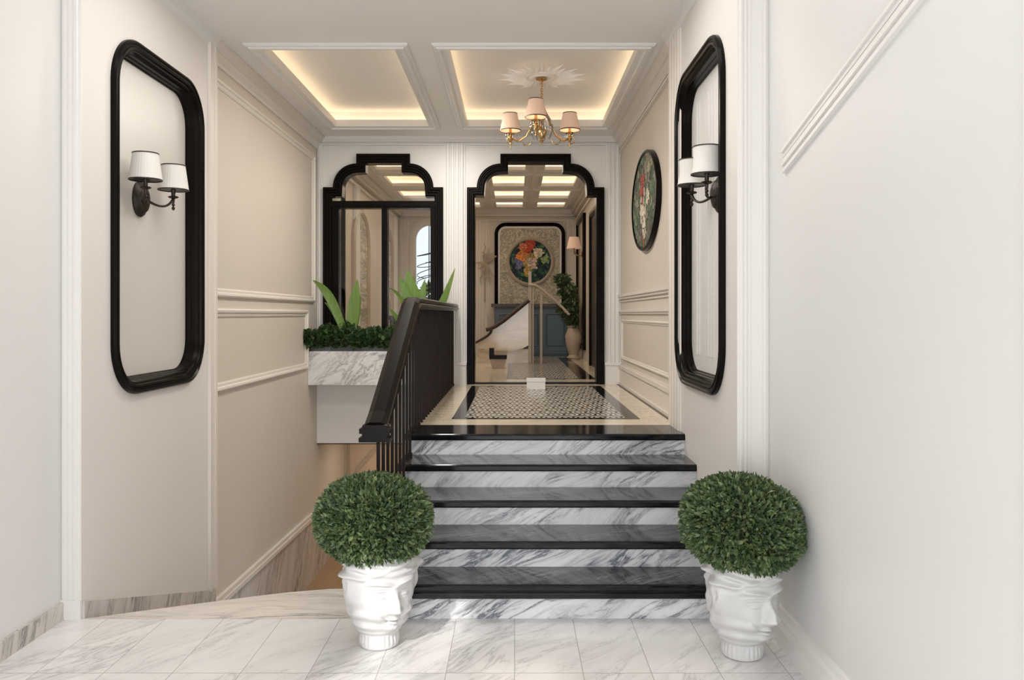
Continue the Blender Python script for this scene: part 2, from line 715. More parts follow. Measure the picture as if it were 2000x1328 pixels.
def at(px, py, Y):
    return ((px - 1005) * Y / 1600, Y, EYE - (py - 614) * Y / 1600)


# floor: tiles, then the slab with its curved edge
mb = MB()
mb.box(XL0, XR0, YF, Y1, -0.06, 0)
struct(mb.build('floor', M['floor']))
curve = [(160, 1208), (190, 1205), (240, 1198), (300, 1190), (360, 1182), (420, 1174.5), (500, 1164), (560, 1157), (640, 1150.5), (700, 1148.5), (760, 1148)]
cw = [at(px, py, 1600 * EYE / (py - 614))[:2] for px, py in curve]
cw[0] = (XL1 + 0.001, Y1 + 0.001)
cw[-1] = (-0.69, cw[-1][1])
poly = [(-0.69, Y1)] + cw[::-1]
mb = MB()
n = len(poly)
mb.add([(x, y, 0.0) for x, y in poly] + [(x, y, -0.05) for x, y in poly],
       [tuple(range(n)), tuple(range(n, 2 * n))[::-1]] + [(i, (i + 1) % n, n + (i + 1) % n, n + i) for i in range(n)])
struct(mb.build('floor', M['slab']))
# ground under the slab
mb = MB()
mb.box(XL0, -0.69, Y1 - 0.1, Y1 + 0.02, ZP, -0.06)
struct(mb.build('wall_stair_head', M['base_marble']))
# lower floor (oak) and steps down
mb = MB()
mb.box(XL2, -0.69, 7.0, 11.0, ZP - 0.06, ZP)
struct(mb.build('floor', M['wood']))

# left foreground wall: an opening beside the camera lets the sun in
mb = MB()
holed(mb, rect(YF, Y1 - 0.0, -0.06, ZC), [rect(-1.30, 0.02, 0.05, 3.35)], on_left(XL0), 0, -0.14)
struct(mb.build('wall_left', M['wall_white']))
mb = MB()
mb.box(XR0, XR0 + 0.14, YF, Y1, -0.06, ZC)
struct(mb.build('wall_right', M['wall_white']))
mb = MB()
holed(mb, rect(XL0 - 0.14, XR0 + 0.14, -0.06, ZC), [rect(-1.9, 1.1, 0.1, 2.4)], on_back(YF), 0, 0.1)
struct(mb.build('wall_front', M['wall_white']))

# walls with the tall niches
MZ0, MZ1 = 1.095, 3.155
lpath = rrect(4.50, 5.80, MZ0, MZ1, 0.30, 12)
rpath = rrect(4.42, 5.70, MZ0, MZ1, 0.30, 12)
mb = MB()
holed(mb, rect(Y1, Y2, ZP, ZC), [offset(lpath, 0.05, True)], on_left(XL1), 0, -0.085)
mb.box(XL1 - 0.16, XL1 - 0.085, Y1, Y2, ZP, ZC)
struct(mb.build('wall_left', M['wall']))
mb = MB()
holed(mb, rect(Y1, Y2 - 0.03, -0.06, ZC), [offset(rpath, 0.05, True)], on_right(XR1), 0, -0.085)
mb.box(XR1 + 0.085, XR1 + 0.16, Y1, Y2 - 0.03, -0.06, ZC)
struct(mb.build('wall_right', M['wall']))

# stair hall walls
mb = MB()
mb.box(XL2 - 0.12, XL2, Y2, 11.0, ZP, ZC)
struct(mb.build('wall_left', M['wall_in']))
mb = MB()
mb.box(XR2, XR2 + 0.12, Y2 - 0.03, YB, 0, ZC)
struct(mb.build('wall_right', M['wall_in']))

# lower passage
mb = MB()
mb.box(XL2, -0.6, 11.0, 11.1, ZP, ZL - 0.7)
struct(mb.build('wall_passage', M['passage']))
mb = MB()
mb.box(XL2, XL2 + 0.035, 10.9, 11.0, ZP, ZL - 0.7)
mb.box(XL2, XL2 + 0.06, 10.96, 11.0, ZP, ZL - 0.7)
mb.box(-1.40, -1.33, 10.97, 11.0, ZP, ZL - 0.7)
struct(mb.build('trim_1', M['tan']))
p0, p1 = at(696, 925, 11.0), at(745, 868, 11.0)
mb = MB()
d = 0.075
mb.add([(p0[0], 10.97, p0[2]), (p1[0], 10.97, p1[2]), (p1[0], 10.97, p1[2] + d), (p0[0], 10.97, p0[2] + d),
        (p0[0], 11.0, p0[2]), (p1[0], 11.0, p1[2]), (p1[0], 11.0, p1[2] + d), (p0[0], 11.0, p0[2] + d)],
       [(0, 1, 2, 3), (4, 7, 6, 5), (0, 4, 5, 1), (1, 5, 6, 2), (2, 6, 7, 3), (3, 7, 4, 0)])
struct(mb.build('trim_2', M['tan']))
mb = MB()
mb.box(-0.705, -0.692, Y1 + 0.02, 11.0, ZP, -0.051)
mb.box(-0.705, -0.692, 5.54, YB, -0.051, ZL - 0.055)
struct(mb.build('wall_stair_side', M['trim']))

# ---------------- back wall with the two shouldered openings


def arch(cx, w, zb, zs, s, t, za, zt, n=14):
    L = [(cx - w, zb), (cx - w, zs), (cx - w + s, zs)]
    for i in range(1, n + 1):
        a = PI - PI / 2 * i / n
        L.append((cx - t + (w - s - t) * math.cos(a), zs + (za - zs) * math.sin(a)))
    L.append((cx - t, zt))
    R = [(2 * cx - x, z) for x, z in L][::-1]
    return (L + R)[::-1]            # left of the path is the inside


ZS, ZA, ZT = 3.012, 3.283, 3.395
DX, DW = 0.241, 0.785
WX, WW = -1.502, 0.685
door_path = arch(DX, DW, ZL, ZS, 0.112, 0.403, ZA, ZT)
win_path = arch(WX, WW, 1.0, ZS, 0.112, 0.306, ZA, ZT)
mb = MB()
dh = offset(door_path, 0.04, False)
wh = offset(win_path, 0.05, False)
dh[0] = (dh[0][0], ZL + 0.001)
dh[-1] = (dh[-1][0], ZL + 0.001)
holed(mb, rect(XL2 - 0.12, XR2 + 0.12, ZL - 0.69, ZC), [dh, wh], on_back(YB), 0, -0.16)
struct(mb.build('wall_back', M['trim']))

FP = [(0, 0), (0, 0.055), (0.012, 0.066), (0.026, 0.066), (0.034, 0.05), (0.046, 0.05), (0.054, 0.036), (0.068, 0.036),
      (0.076, 0.022), (0.088, 0.018), (0.088, -0.18), (0.02, -0.18)]
mb = MB()
sweep(mb, door_path, FP, on_back(YB), False)
mb.box(DX - 0.70, DX + 0.70, YB, YB + 0.16, ZL, ZL + 0.012)
d1 = mb.build('door_1', M['black'])
struct(d1)
mb = MB()
sweep(mb, win_path, [(0, 0), (0, 0.06), (0.014, 0.072), (0.03, 0.072), (0.04, 0.054), (0.056, 0.054), (0.066, 0.036), (0.086, 0.036), (0.1, 0.02), (0.1, -0.14), (0.03, -0.14)], on_back(YB), False)
zt = at(0, 393, YB)[2]
zt2 = at(0, 407, YB)[2]
ix0, ix1 = at(650, 0, YB)[0], at(852, 0, YB)[0]
win = mb.build('window_1', M['black'])
struct(win)
mb = MB()
mb.box(ix0 - 0.01, ix1 + 0.01, YB - 0.03, YB + 0.1, zt2, zt)
mb.box(ix0 - 0.01, ix1 + 0.01, YB - 0.045, YB - 0.02, zt2 + 0.02, zt - 0.02)
mb.box(ix0 - 0.01, ix1 + 0.01, YB - 0.03, YB + 0.1, 1.0, 1.06)
mb.build('transom_bar', M['black'], win)
xm0, xm1 = at(746, 0, YB)[0], at(757, 0, YB)[0]
mb = MB()
mb.box(xm0, xm1, YB - 0.03, YB + 0.1, 1.05, zt2 + 0.005)
mb.box(xm0 + 0.018, xm1 - 0.018, YB - 0.042, YB, 1.05, zt2)
mb.build('mullion', M['black'], win)
for a, b in ((ix0 - 0.01, at(662, 0, YB)[0]), (at(841, 0, YB)[0], ix1 + 0.01)):
    mb = MB()
    mb.box(a, b, YB - 0.02, YB + 0.1, 1.05, zt2 + 0.005)
    mb.box(a + 0.02, b - 0.02, YB - 0.035, YB, 1.05, zt2)
    mb.build('casement_stile', M['black'], win)
for a, b, c_, d_ in ((ix0, xm0, 1.05, zt2), (xm1, ix1, 1.05, zt2)):
    mb = MB()
    mb.box(a, b, YB + 0.055, YB + 0.06, c_, d_)
    mb.build('pane', M['glass'], win)
mb = MB()
up = offset(win_path, 0.09, False)
up[0] = (up[0][0], zt - 0.001)
up[-1] = (up[-1][0], zt - 0.001)
holed(mb, up, [], on_back(YB), -0.055, -0.06)
mb.build('pane', M['glass'], win)

# ---------------- pilasters and wall mouldings


def flutes(mb, u0, u1, z0, z1, mapf, depth, n):
    """a flat board carrying n raised reeds"""
    mb_box(mb, mapf, u0, u1, z0, z1, 0, depth * 0.55)
    w = (u1 - u0) / (2 * n + 1)
    for i in range(n):
        a = u0 + w * (2 * i + 1)
        prof = [(a - w * 0.35, 0.45), (a, 1.0), (a + w, 1.0), (a + w * 1.35, 0.45)]
        vs = [mapf(u, z, d * depth) for z in (z0, z1) for u, d in prof]
        mb.add(vs, [(0, 1, 5, 4), (1, 2, 6, 5), (2, 3, 7, 6), (3, 0, 4, 7), (0, 3, 2, 1), (4, 5, 6, 7)])


def mb_box(mb, mapf, u0, u1, v0, v1, o0, o1):
    a, b = mapf(u0, v0, o0), mapf(u1, v1, o1)
    mb.box(min(a[0], b[0]), max(a[0], b[0]), min(a[1], b[1]), max(a[1], b[1]), min(a[2], b[2]), max(a[2], b[2]))


ti = [3]


def trim(mb, mat, name=None):
    o = mb.build(name or 'trim_%d' % ti[0], mat)
    ti[0] += 1
    return struct(o)


# front pilasters
mb = MB()
mb.box(XL0 - 0.1, XL1 - 0.0, Y1 - 0.004, Y1, 0, ZC)
flutes(mb, XL0 + 0.004, XL1 - 0.004, 0.10, ZC, on_back(Y1), 0.014, 3)
mb.box(XL0, XL1 + 0.002, Y1 - 0.018, Y1, 0, 0.10)
trim(mb, M['trim'])
mb = MB()
mb.box(XR1, XR0 + 0.1, Y1 - 0.004, Y1, 0, ZC)
mb.box(XR1 + 0.16, XR0 + 0.14, Y1, Y1 + 0.1, 0, ZC)
flutes(mb, XR1 + 0.004, XR1 + 0.075, 0.16, ZC, on_back(Y1), 0.014, 3)
mb.box(XR1 + 0.075, XR0 - 0.012, Y1 - 0.006, Y1, 0.16, ZC)
mb.box(XR0 - 0.03, XR0 - 0.014, Y1 - 0.014, Y1, 0.16, ZC)
mb.box(XR1 - 0.002, XR0, Y1 - 0.02, Y1, 0, 0.16)
trim(mb, M['trim'])
# end casings of the framed walls
mb = MB()
mb_box(mb, on_left(XL1), 5.96, Y2 + 0.02, -0.45, ZC, 0, 0.012)
mb_box(mb, on_left(XL1), 5.93, 5.965, -0.45, ZC, 0, 0.022)
mb_box(mb, on_left(XL1), 6.03, Y2 + 0.02, -0.45, ZC, 0, 0.02)
trim(mb, M['trim_in'])
mb = MB()
flutes(mb, 5.60, Y2 - 0.03, ZL, ZC, on_right(XR1), 0.018, 4)
trim(mb, M['trim_in'])
# back wall pilasters (centre, right, left edge) with bases and a top band
bk = on_back(YB)


def bx(px):
    return (px - 1005) * PXM


for a, b, n_ in ((868, 909, 4), (1183, 1212, 3), (620, 631, 1)):
    mb = MB()
    flutes(mb, bx(a), bx(b), 1.0 if a > 700 else 1.2, 3.52, bk, 0.03, n_)
    if a > 700:
        mb_box(mb, bk, bx(a) - 0.01, bx(b) + 0.01, ZL, 1.0, 0, 0.035)
        mb_box(mb, bk, bx(a) - 0.015, bx(b) + 0.015, 0.98, 1.01, 0, 0.045)
    trim(mb, M['trim'])
mb = MB()
for z0, z1, o in ((3.56, 3.60, 0.045), (3.535, 3.56, 0.028), (3.50, 3.515, 0.02)):
    mb_box(mb, bk, XL2, XR2, z0, z1, 0, o)
trim(mb, M['trim'])
# panels around the openings
for a, b in ((-2.21, -0.83), (-0.545, 1.035)):
    mb = MB()
    for q in (rect(a, b, 1.25 if a < -1 else 1.0, 3.49),):
        mb_box(mb, bk, a, b, 3.475, 3.49, 0, 0.012)
    trim(mb, M['trim'])

PF = [(0, 0), (0, 0.018), (0.008, 0.026), (0.018, 0.024), (0.024, 0.012), (0.036, 0.012), (0.044, 0.006), (0.044, 0)]
# left hall wall: upper and lower panel
for q in (rect(6.12, 9.24, 1.695, 3.356), rect(6.12, 8.93, 0.97, 1.605)):
    mb = MB()
    sweep(mb, q, [(d * 1.5, o * 1.2) for d, o in PF], on_left(XL2), True)
    trim(mb, M['trim_in'])
# right hall wall: chair rail, panel, base
mb = MB()
for z0, z1, o in ((1.755, 1.785, 0.04), (1.73, 1.755, 0.025), (1.70, 1.712, 0.015), (1.585, 1.61, 0.03), (1.565, 1.585, 0.018)):
    mb_box(mb, on_right(XR2), Y2, YB, z0, z1, 0, o)
trim(mb, M['trim_in'])
mb = MB()
sweep(mb, rect(6.12, 9.25, 1.06, 1.50), [(d * 0.8, o * 0.8) for d, o in PF], on_right(XR2), True)
trim(mb, M['trim_in'])
mb = MB()
mb_box(mb, on_right(XR2), Y2, YB, ZL, 0.95, 0, 0.02)
mb_box(mb, on_right(XR2), Y2, YB, 0.95, 0.985, 0, 0.035)
mb_box(mb, on_right(XR2), Y2, YB, 0.985, 1.0, 0, 0.018)
mb_box(mb, on_right(XR2), Y2 - 0.03, YB, ZL, ZL + 0.03, 0, 0.03)
struct(mb.build('baseboard_right', M['trim_in']))
# cornices of the hall, sloped profile running back
for s, x0 in ((1, XL2), (-1, XR2)):
    prof = [(0, 0), (0.10, 0), (0.10, 0.02), (0.085, 0.03), (0.06, 0.07), (0.045, 0.075), (0.04, 0.10), (0.02, 0.125), (0.018, 0.15), (0, 0.15)]
    mb = MB()
    mb.prism(prof, lambda p: (x0 + s * p[0], Y2 + 0.01, ZC - p[1]), lambda p: (x0 + s * p[0], YB, ZC - p[1]))
    trim(mb, M['trim_in'])
mb = MB()
mb_box(mb, on_right(XR2), Y2, YB, 3.40, 3.42, 0, 0.03)
mb_box(mb, on_right(XR2), Y2, YB, 3.42, 3.435, 0, 0.018)
trim(mb, M['trim_in'])
# small cornices of the framed walls
for s, x0, ye in ((1, XL1, Y2), (-1, XR1, Y2 - 0.03)):
    prof = [(0, 0), (0.06, 0), (0.055, 0.015), (0.035, 0.03), (0.03, 0.05), (0.012, 0.075), (0, 0.08)]
    mb = MB()
    mb.prism(prof, lambda p: (x0 + s * p[0], Y1, ZC - p[1]), lambda p: (x0 + s * p[0], ye, ZC - p[1]))
    trim(mb, M['trim'])
# inclined moulding on the right foreground wall
ya, za_, yb, zb_ = 3.93, 2.235, 1.2, 2.235 + 0.242 * 2.73
mb = MB()
for d0, d1_, o in ((0.0, 0.018, 0.018), (0.018, 0.034, 0.010), (0.034, 0.058, 0.022), (0.058, 0.076, 0.010), (0.076, 0.098, 0.014), (0.098, 0.112, 0.024)):
    pr = [(d0, 0), (d0, o), (d1_, o), (d1_, 0)]
    mb.prism(pr, lambda p: (XR0 - p[1], ya, za_ + p[0]), lambda p: (XR0 - p[1], yb, zb_ + p[0]))
trim(mb, M['trim'])
mb = MB()
mb_box(mb, on_right(XR0), 1.90, 2.085, 0.14, ZC, 0, 0.006)
trim(mb, M['trim'])
# right foreground baseboard
prof = [(0, 0), (0.055, 0), (0.055, 0.085), (0.030, 0.092), (0.030, 0.105), (0.018, 0.118), (0.014, 0.14), (0, 0.145)]
mb = MB()
mb.prism(prof, lambda p: (XR0 - p[0], YF, p[1]), lambda p: (XR0 - p[0], Y1 - 0.02, p[1]))
struct(mb.build('baseboard_right', M['trim']))
# left marble baseboard of the entrance
mb = MB()
mb.box(XL0, XL0 + 0.018, YF, Y1 - 0.018, 0, 0.089)
struct(mb.build('baseboard_left', M['base_marble']))


def slope_strip(name, x0, x1, pts, mat):
    """pts = (y, ztop, zbottom)"""
    mb = MB()
    for (ya, ta, ba), (yb, tb, bb) in zip(pts, pts[1:]):
        mb.add([(x0, ya, ba), (x0, yb, bb), (x0, yb, tb), (x0, ya, ta), (x1, ya, ba), (x1, yb, bb), (x1, yb, tb), (x1, ya, ta)],
               [(0, 1, 2, 3), (7, 6, 5, 4), (0, 4, 5, 1), (1, 5, 6, 2), (2, 6, 7, 3), (3, 7, 4, 0)])
    return struct(mb.build(name, mat))


slope_strip('baseboard_left', XL1, XL1 + 0.015, [(Y1 + 0.0, 0.09, -0.9), (Y2, -0.474, -1.35)], M['base_marble'])
slope_strip('baseboard_left', XL2, XL2 + 0.02, [(6.07, -0.66, ZP), (9.45, -0.73, ZP), (10.95, -0.73, ZP)], M['base_marble'])
slope_strip('trim_%d' % ti[0], XL2, XL2 + 0.04, [(6.07, -0.625, -0.66), (9.45, -0.695, -0.73), (10.95, -0.695, -0.73)], M['trim_in'])
slope_strip('trim_%d' % (ti[0] + 1), XL2, XL2 + 0.03, [(6.07, -0.59, -0.625), (9.45, -0.66, -0.695), (10.95, -0.66, -0.695)], M['trim_in'])
ti[0] += 2

# ---------------- ceiling and coffers
coffers = [(-1.95, -0.90, 6.25, 8.85), (-0.53, 0.97, 6.25, 8.85)]
far_coffers = []
for y0, y1 in ((10.0, 11.55), (12.0, 13.0), (13.45, 14.35), (14.8, 15.5)):
    for x0, x1 in ((-1.95, -0.62), (-0.36, 0.17), (0.40, 0.95)):
        far_coffers.append((x0, x1, y0, y1))
mb = MB()
holed(mb, rect(XL0 - 0.14, XR0 + 0.14, YF, YE + 0.1), [rect(*c) for c in coffers + far_coffers], on_ceil(ZC), 0, -0.05)
struct(mb.build('ceiling', M['ceil']))
CP = [(0, 0), (0, 0.012), (0.012, 0.022), (0.028, 0.022), (0.036, 0.034), (0.062, 0.036), (0.07, 0.02), (0.085, 0.014), (0.115, 0.014), (0.115, -0.06), (0.08, -0.06)]
for k, (x0, x1, y0, y1) in enumerate(coffers + far_coffers):
    far = k >= 2
    w = 0.105
    h = 0.17 if not far else 0.15
    c = 0.11
    mb = MB()
    for q in ((x0 - c, x1 + c, y0 - c, y0 - c + 0.01), (x0 - c, x1 + c, y1 + c - 0.01, y1 + c), (x0 - c, x0 - c + 0.01, y0 - c, y1 + c), (x1 + c - 0.01, x1 + c, y0 - c, y1 + c)):
        mb.box(*q, ZC + 0.05, ZC + h)
    mb.box(x0 - c, x1 + c, y0 - c, y1 + c, ZC + h, ZC + h + 0.01)
    struct(mb.build('ceiling', M['ceil']))
    mb = MB()
    sweep(mb, rect(x0 - w + 0.01, x1 + w - 0.01, y0 - w + 0.01, y1 + w - 0.01), CP if not far else [(d, o * 0.6) for d, o in CP], on_ceil(ZC), True)
    trim(mb, M['trim'])
    # warm led strips lying on the ledge
    mb = MB()
    e = 0.055
    for q in ((x0 - e, x1 + e, y0 - e - 0.015, y0 - e), (x0 - e, x1 + e, y1 + e, y1 + e + 0.015), (x0 - e - 0.015, x0 - e, y0 - e, y1 + e), (x1 + e, x1 + e + 0.015, y0 - e, y1 + e)):
        mb.box(*q, ZC + 0.05, ZC + 0.062)
    o = mb.build('led_strip', M['led'] if not far else M['led_far'])
    if far:
        kf = k - 2
        tag(o, 'warm light strip in the ' + ('left', 'middle', 'right')[kf % 3] + ' coffer of the ' + ('nearest', 'second', 'third', 'farthest')[kf // 3] + ' coffer row beyond the arch', 'light strip', 'light strips of the far coffers')
    else:
        tag(o, 'warm light strip glowing around the ' + ('left ceiling coffer without a chandelier' if k == 0 else 'right ceiling coffer that holds the chandelier'), 'light strip')

# ---------------- landing floor (polished, inlaid) and far room floor
mb = MB()
X0, X1_ = -0.69, XR2
mb.cur = 0
mb.box(X0, X1_, 5.93, YB + 0.16, ZL - 0.05, ZL)
struct(mb.build('floor', M['cream']))


def inlay(name, q, z, mat, far=0):
    mb = MB()
    mb.box(q[0], q[1], q[2], q[3], z - 0.004, z)
    return struct(mb.build(name, mat))


inlay('floor', (-0.645, -0.53, 6.10, 9.28), ZL + 0.0008, M['inlay'])
inlay('floor', (1.01, 1.14, 6.10, 9.28), ZL + 0.0008, M['inlay'])
inlay('floor', (-0.48, 0.96, 6.25, 9.15), ZL + 0.0012, M['nose'])
inlay('floor', (-0.385, 0.855, 6.34, 9.06), ZL + 0.0022, M['mosaic'])
inlay('floor', (1.165, 1.22, 5.93, YB), ZL + 0.0015, M['darkwood'])
mb = MB()
mb.box(XL2, XR2 + 0.3, YB + 0.16, YE, ZL - 0.69, ZL)
mb.box(XL2, -0.60, YB + 0.0, YB + 0.16, ZL - 0.69, ZL - 0.68)
struct(mb.build('floor', M['cream']))
inlay('floor', (-0.10, 1.0, 10.1, 15.2), ZL + 0.0012, M['nose'])
inlay('floor', (-0.04, 0.80, 10.2, 15.1), ZL + 0.0022, M['mosaic'])

# ---------------- staircase
noses = [(4.15, 0.188), (4.43, 0.33), (4.77, 0.475), (5.12, 0.62), (5.47, 0.76)]
st = empty('staircase', (0.2, 4.2, 0), 'five-step staircase with white veined marble risers and polished black treads', 'stairs')


def at_st(mb, name, mat, smooth=False):
    o = mb.build(name, mat, None, smooth)
    o.parent = st
    o.matrix_parent_inverse = Matrix.Translation(-Vector(st.location))
    return o


yr = [4.20] + [y + 0.025 for y, z in noses[1:]]
zprev = 0.0
for i, (yn, z) in enumerate(noses):
    th = 0.042 if i else 0.072
    zb = z - th
    mb = MB()
    mb.box(-0.69, XR1, yr[i], yr[i] + 0.04, zprev, zb)
    at_st(mb, 'riser', M['riser'])
    mb = MB()
    yend = (noses[i + 1][0] + 0.035) if i < 4 else 5.93
    xr = XR1 if i < 4 else XR1
    mb.cur = 0
    prof = [(yn + 0.006, z), (yend, z), (yend, z - 0.03), (yn + 0.03, z - 0.03)]
    mb.box(-0.735, xr, yn + 0.012, yend, z - 0.012, z)
    mb.cur = 1
    if i == 0:
        prof = [(yn + 0.012, z), (yn + 0.004, z - 0.004), (yn, z - 0.012), (yn, z - 0.028), (yn + 0.006, z - 0.034), (yn + 0.006, z - 0.038), (yn - 0.002, z - 0.044), (yn - 0.002, z - 0.066), (yn + 0.006, z - th), (yend, z - th), (yend, z - 0.012), (yn + 0.012, z - 0.012)]
    else:
        prof = [(yn + 0.012, z), (yn + 0.004, z - 0.004), (yn, z - 0.012), (yn, z - th + 0.008), (yn + 0.006, z - th), (yend, z - th), (yend, z - 0.012), (yn + 0.012, z - 0.012)]
    mb.prism(prof, lambda p: (-0.738, p[0], p[1]), lambda p: (xr - 0.0005, p[0], p[1]))
    at_st(mb, 'tread', [M['tread'] if i < 4 else M['nose'], M['nose']])
    zprev = z
mb = MB()
for i in range(4):
    mb.box(-0.68, XR1, yr[i] + 0.04, 5.93, (noses[i - 1][1] if i else 0) - 0.001, noses[i][1] - 0.08)
mb.box(-0.68, XR1, 5.5, 5.93, 0.5, noses[4][1] - 0.06)
at_st(mb, 'stair_core', M['trim'])

ls = empty('lower_staircase', (-1.48, 4.6, -1.4), 'marble flight going down behind the curved floor edge on the left', 'stairs')
for i in range(7):
    mb = MB()
    z1_ = -0.19 - 0.172 * i
    y0 = 4.45 + 0.27 * i if i else 4.24
    mb.box(XL1 + 0.016 if y0 < 6.07 else XL2 + 0.045, -0.71, y0, 4.73 + 0.27 * i, ZP + 0.001, z1_)
    o = mb.build('step', M['slab'])
    o.parent = ls
    o.matrix_parent_inverse = Matrix.Translation(-Vector(ls.location))


# ---------------- railing
def parent_at(o, root):
    o.parent = root
    root_m = Matrix.LocRotScale(root.location, root.rotation_euler, None)
    o.matrix_parent_inverse = root_m.inverted()
    return o


rail = empty('stair_railing', (-0.70, 5.5, 0.76), 'black stair railing with moulded handrail and many slim balusters', 'railing')
RX = -0.695
HP = [(-0.045, -0.045), (0.045, -0.045), (0.045, -0.03), (0.058, -0.024), (0.062, -0.01), (0.05, 0.0), (0.058, 0.008), (0.055, 0.026), (0.03, 0.038), (-0.03, 0.038), (-0.055, 0.026), (-0.058, 0.008), (-0.05, 0.0), (-0.062, -0.01), (-0.058, -0.024), (-0.045, -0.03)]
zk = 1.64
path = [(9.33, zk), (5.58, zk), (5.46, zk - 0.03), (4.22, 1.03), (4.10, 0.985)]
mb = MB()
rings = []
for i, (y, z) in enumerate(path):
    a = Vector(path[max(i - 1, 0)])
    b = Vector(path[min(i + 1, len(path) - 1)])
    d = (b - a).normalized()
    nrm = Vector((d.y, -d.x))
    if nrm.y < 0:
        nrm = -nrm
    rings.append([(RX + u, y + nrm.x * v, z + nrm.y * v) for u, v in HP])
nn = len(HP)
mb.add([p for r in rings for p in r], [(k * nn + i, k * nn + (i + 1) % nn, (k + 1) * nn + (i + 1) % nn, (k + 1) * nn + i) for k in range(len(rings) - 1) for i in range(nn)]
       + [tuple(range(nn)), tuple(range((len(rings) - 1) * nn, len(rings) * nn))])
parent_at(mb.build('handrail', M['black']), rail)
mb = MB()
for z0, z1_, g in ((0.925, 0.947, 0.078), (0.947, 0.968, 0.062), (0.968, 0.992, 0.076), (0.992, 1.01, 0.06)):
    mb.prism([(-g, 4.06), (g, 4.06), (g, 4.16), (-g, 4.16)], lambda p: (RX + p[0], p[1], z0), lambda p: (RX + p[0], p[1], z1_))
parent_at(mb.build('rail_end', M['black']), rail)


def railz(y):
    if y >= 5.5:
        return zk - 0.045
    return zk - 0.03 - (5.46 - y) * (zk - 0.03 - 1.03) / (5.46 - 4.22) - 0.045


def floorz(y):
    z = 0
    for yn, zz in noses:
        if y > yn + 0.01:
            z = zz
    return z


y = 4.18
bar_mesh = None
while y < 9.36:
    zb_, zt_ = floorz(y), railz(y)
    mb = MB()
    mb.box(RX - 0.0085, RX + 0.0085, y - 0.0085, y + 0.0085, zb_, zt_)
    mb.box(RX - 0.015, RX + 0.015, y - 0.015, y + 0.015, zb_, zb_ + 0.02)
    parent_at(mb.build('baluster', M['bar']), rail)
    y += 0.158

# ---------------- tall frames with plain wall-toned panels
NP = [(0, 0), (0, 0.018), (0.008, 0.030), (0.020, 0.032), (0.028, 0.022), (0.034, 0.022), (0.042, 0.030), (0.054, 0.026), (0.060, 0.012), (0.068, 0.012),
      (0.074, 0.004), (0.080, -0.010), (0.084, -0.012), (0.086, -0.034), (0.092, -0.038), (0.094, -0.060), (0.10, -0.064), (0.10, -0.084)]
for pth, mp, lab, pm, xx in ((lpath, on_left(XL1), 'tall black moulded wall mirror with rounded corners on the left wall', 'panel_l', XL1), (rpath, on_right(XR1), 'tall black moulded wall mirror with rounded corners on the right wall', 'panel_r', XR1)):
    r = empty('wall_mirror', (xx, 5.1, MZ0), lab, 'mirror', 'tall mirrors')
    mb = MB()
    sweep(mb, pth, NP, mp, True)
    parent_at(mb.build('frame', M['black'], None, True, True, 25), r)
    mb = MB()
    holed(mb, offset(pth, 0.098, True), [], mp, -0.072, -0.083)
    if pm == 'panel_r':
        for yy in (4.62, 4.69, 4.76, 4.98, 5.05, 5.12, 5.36, 5.43):
            mb.box(XR1 + 0.068, XR1 + 0.072, yy, yy + 0.03, MZ0 + 0.2, MZ1 - 0.2)
    parent_at(mb.build('mirror_plate', M[pm]), r)
    del r['group']

# ---------------- sconces


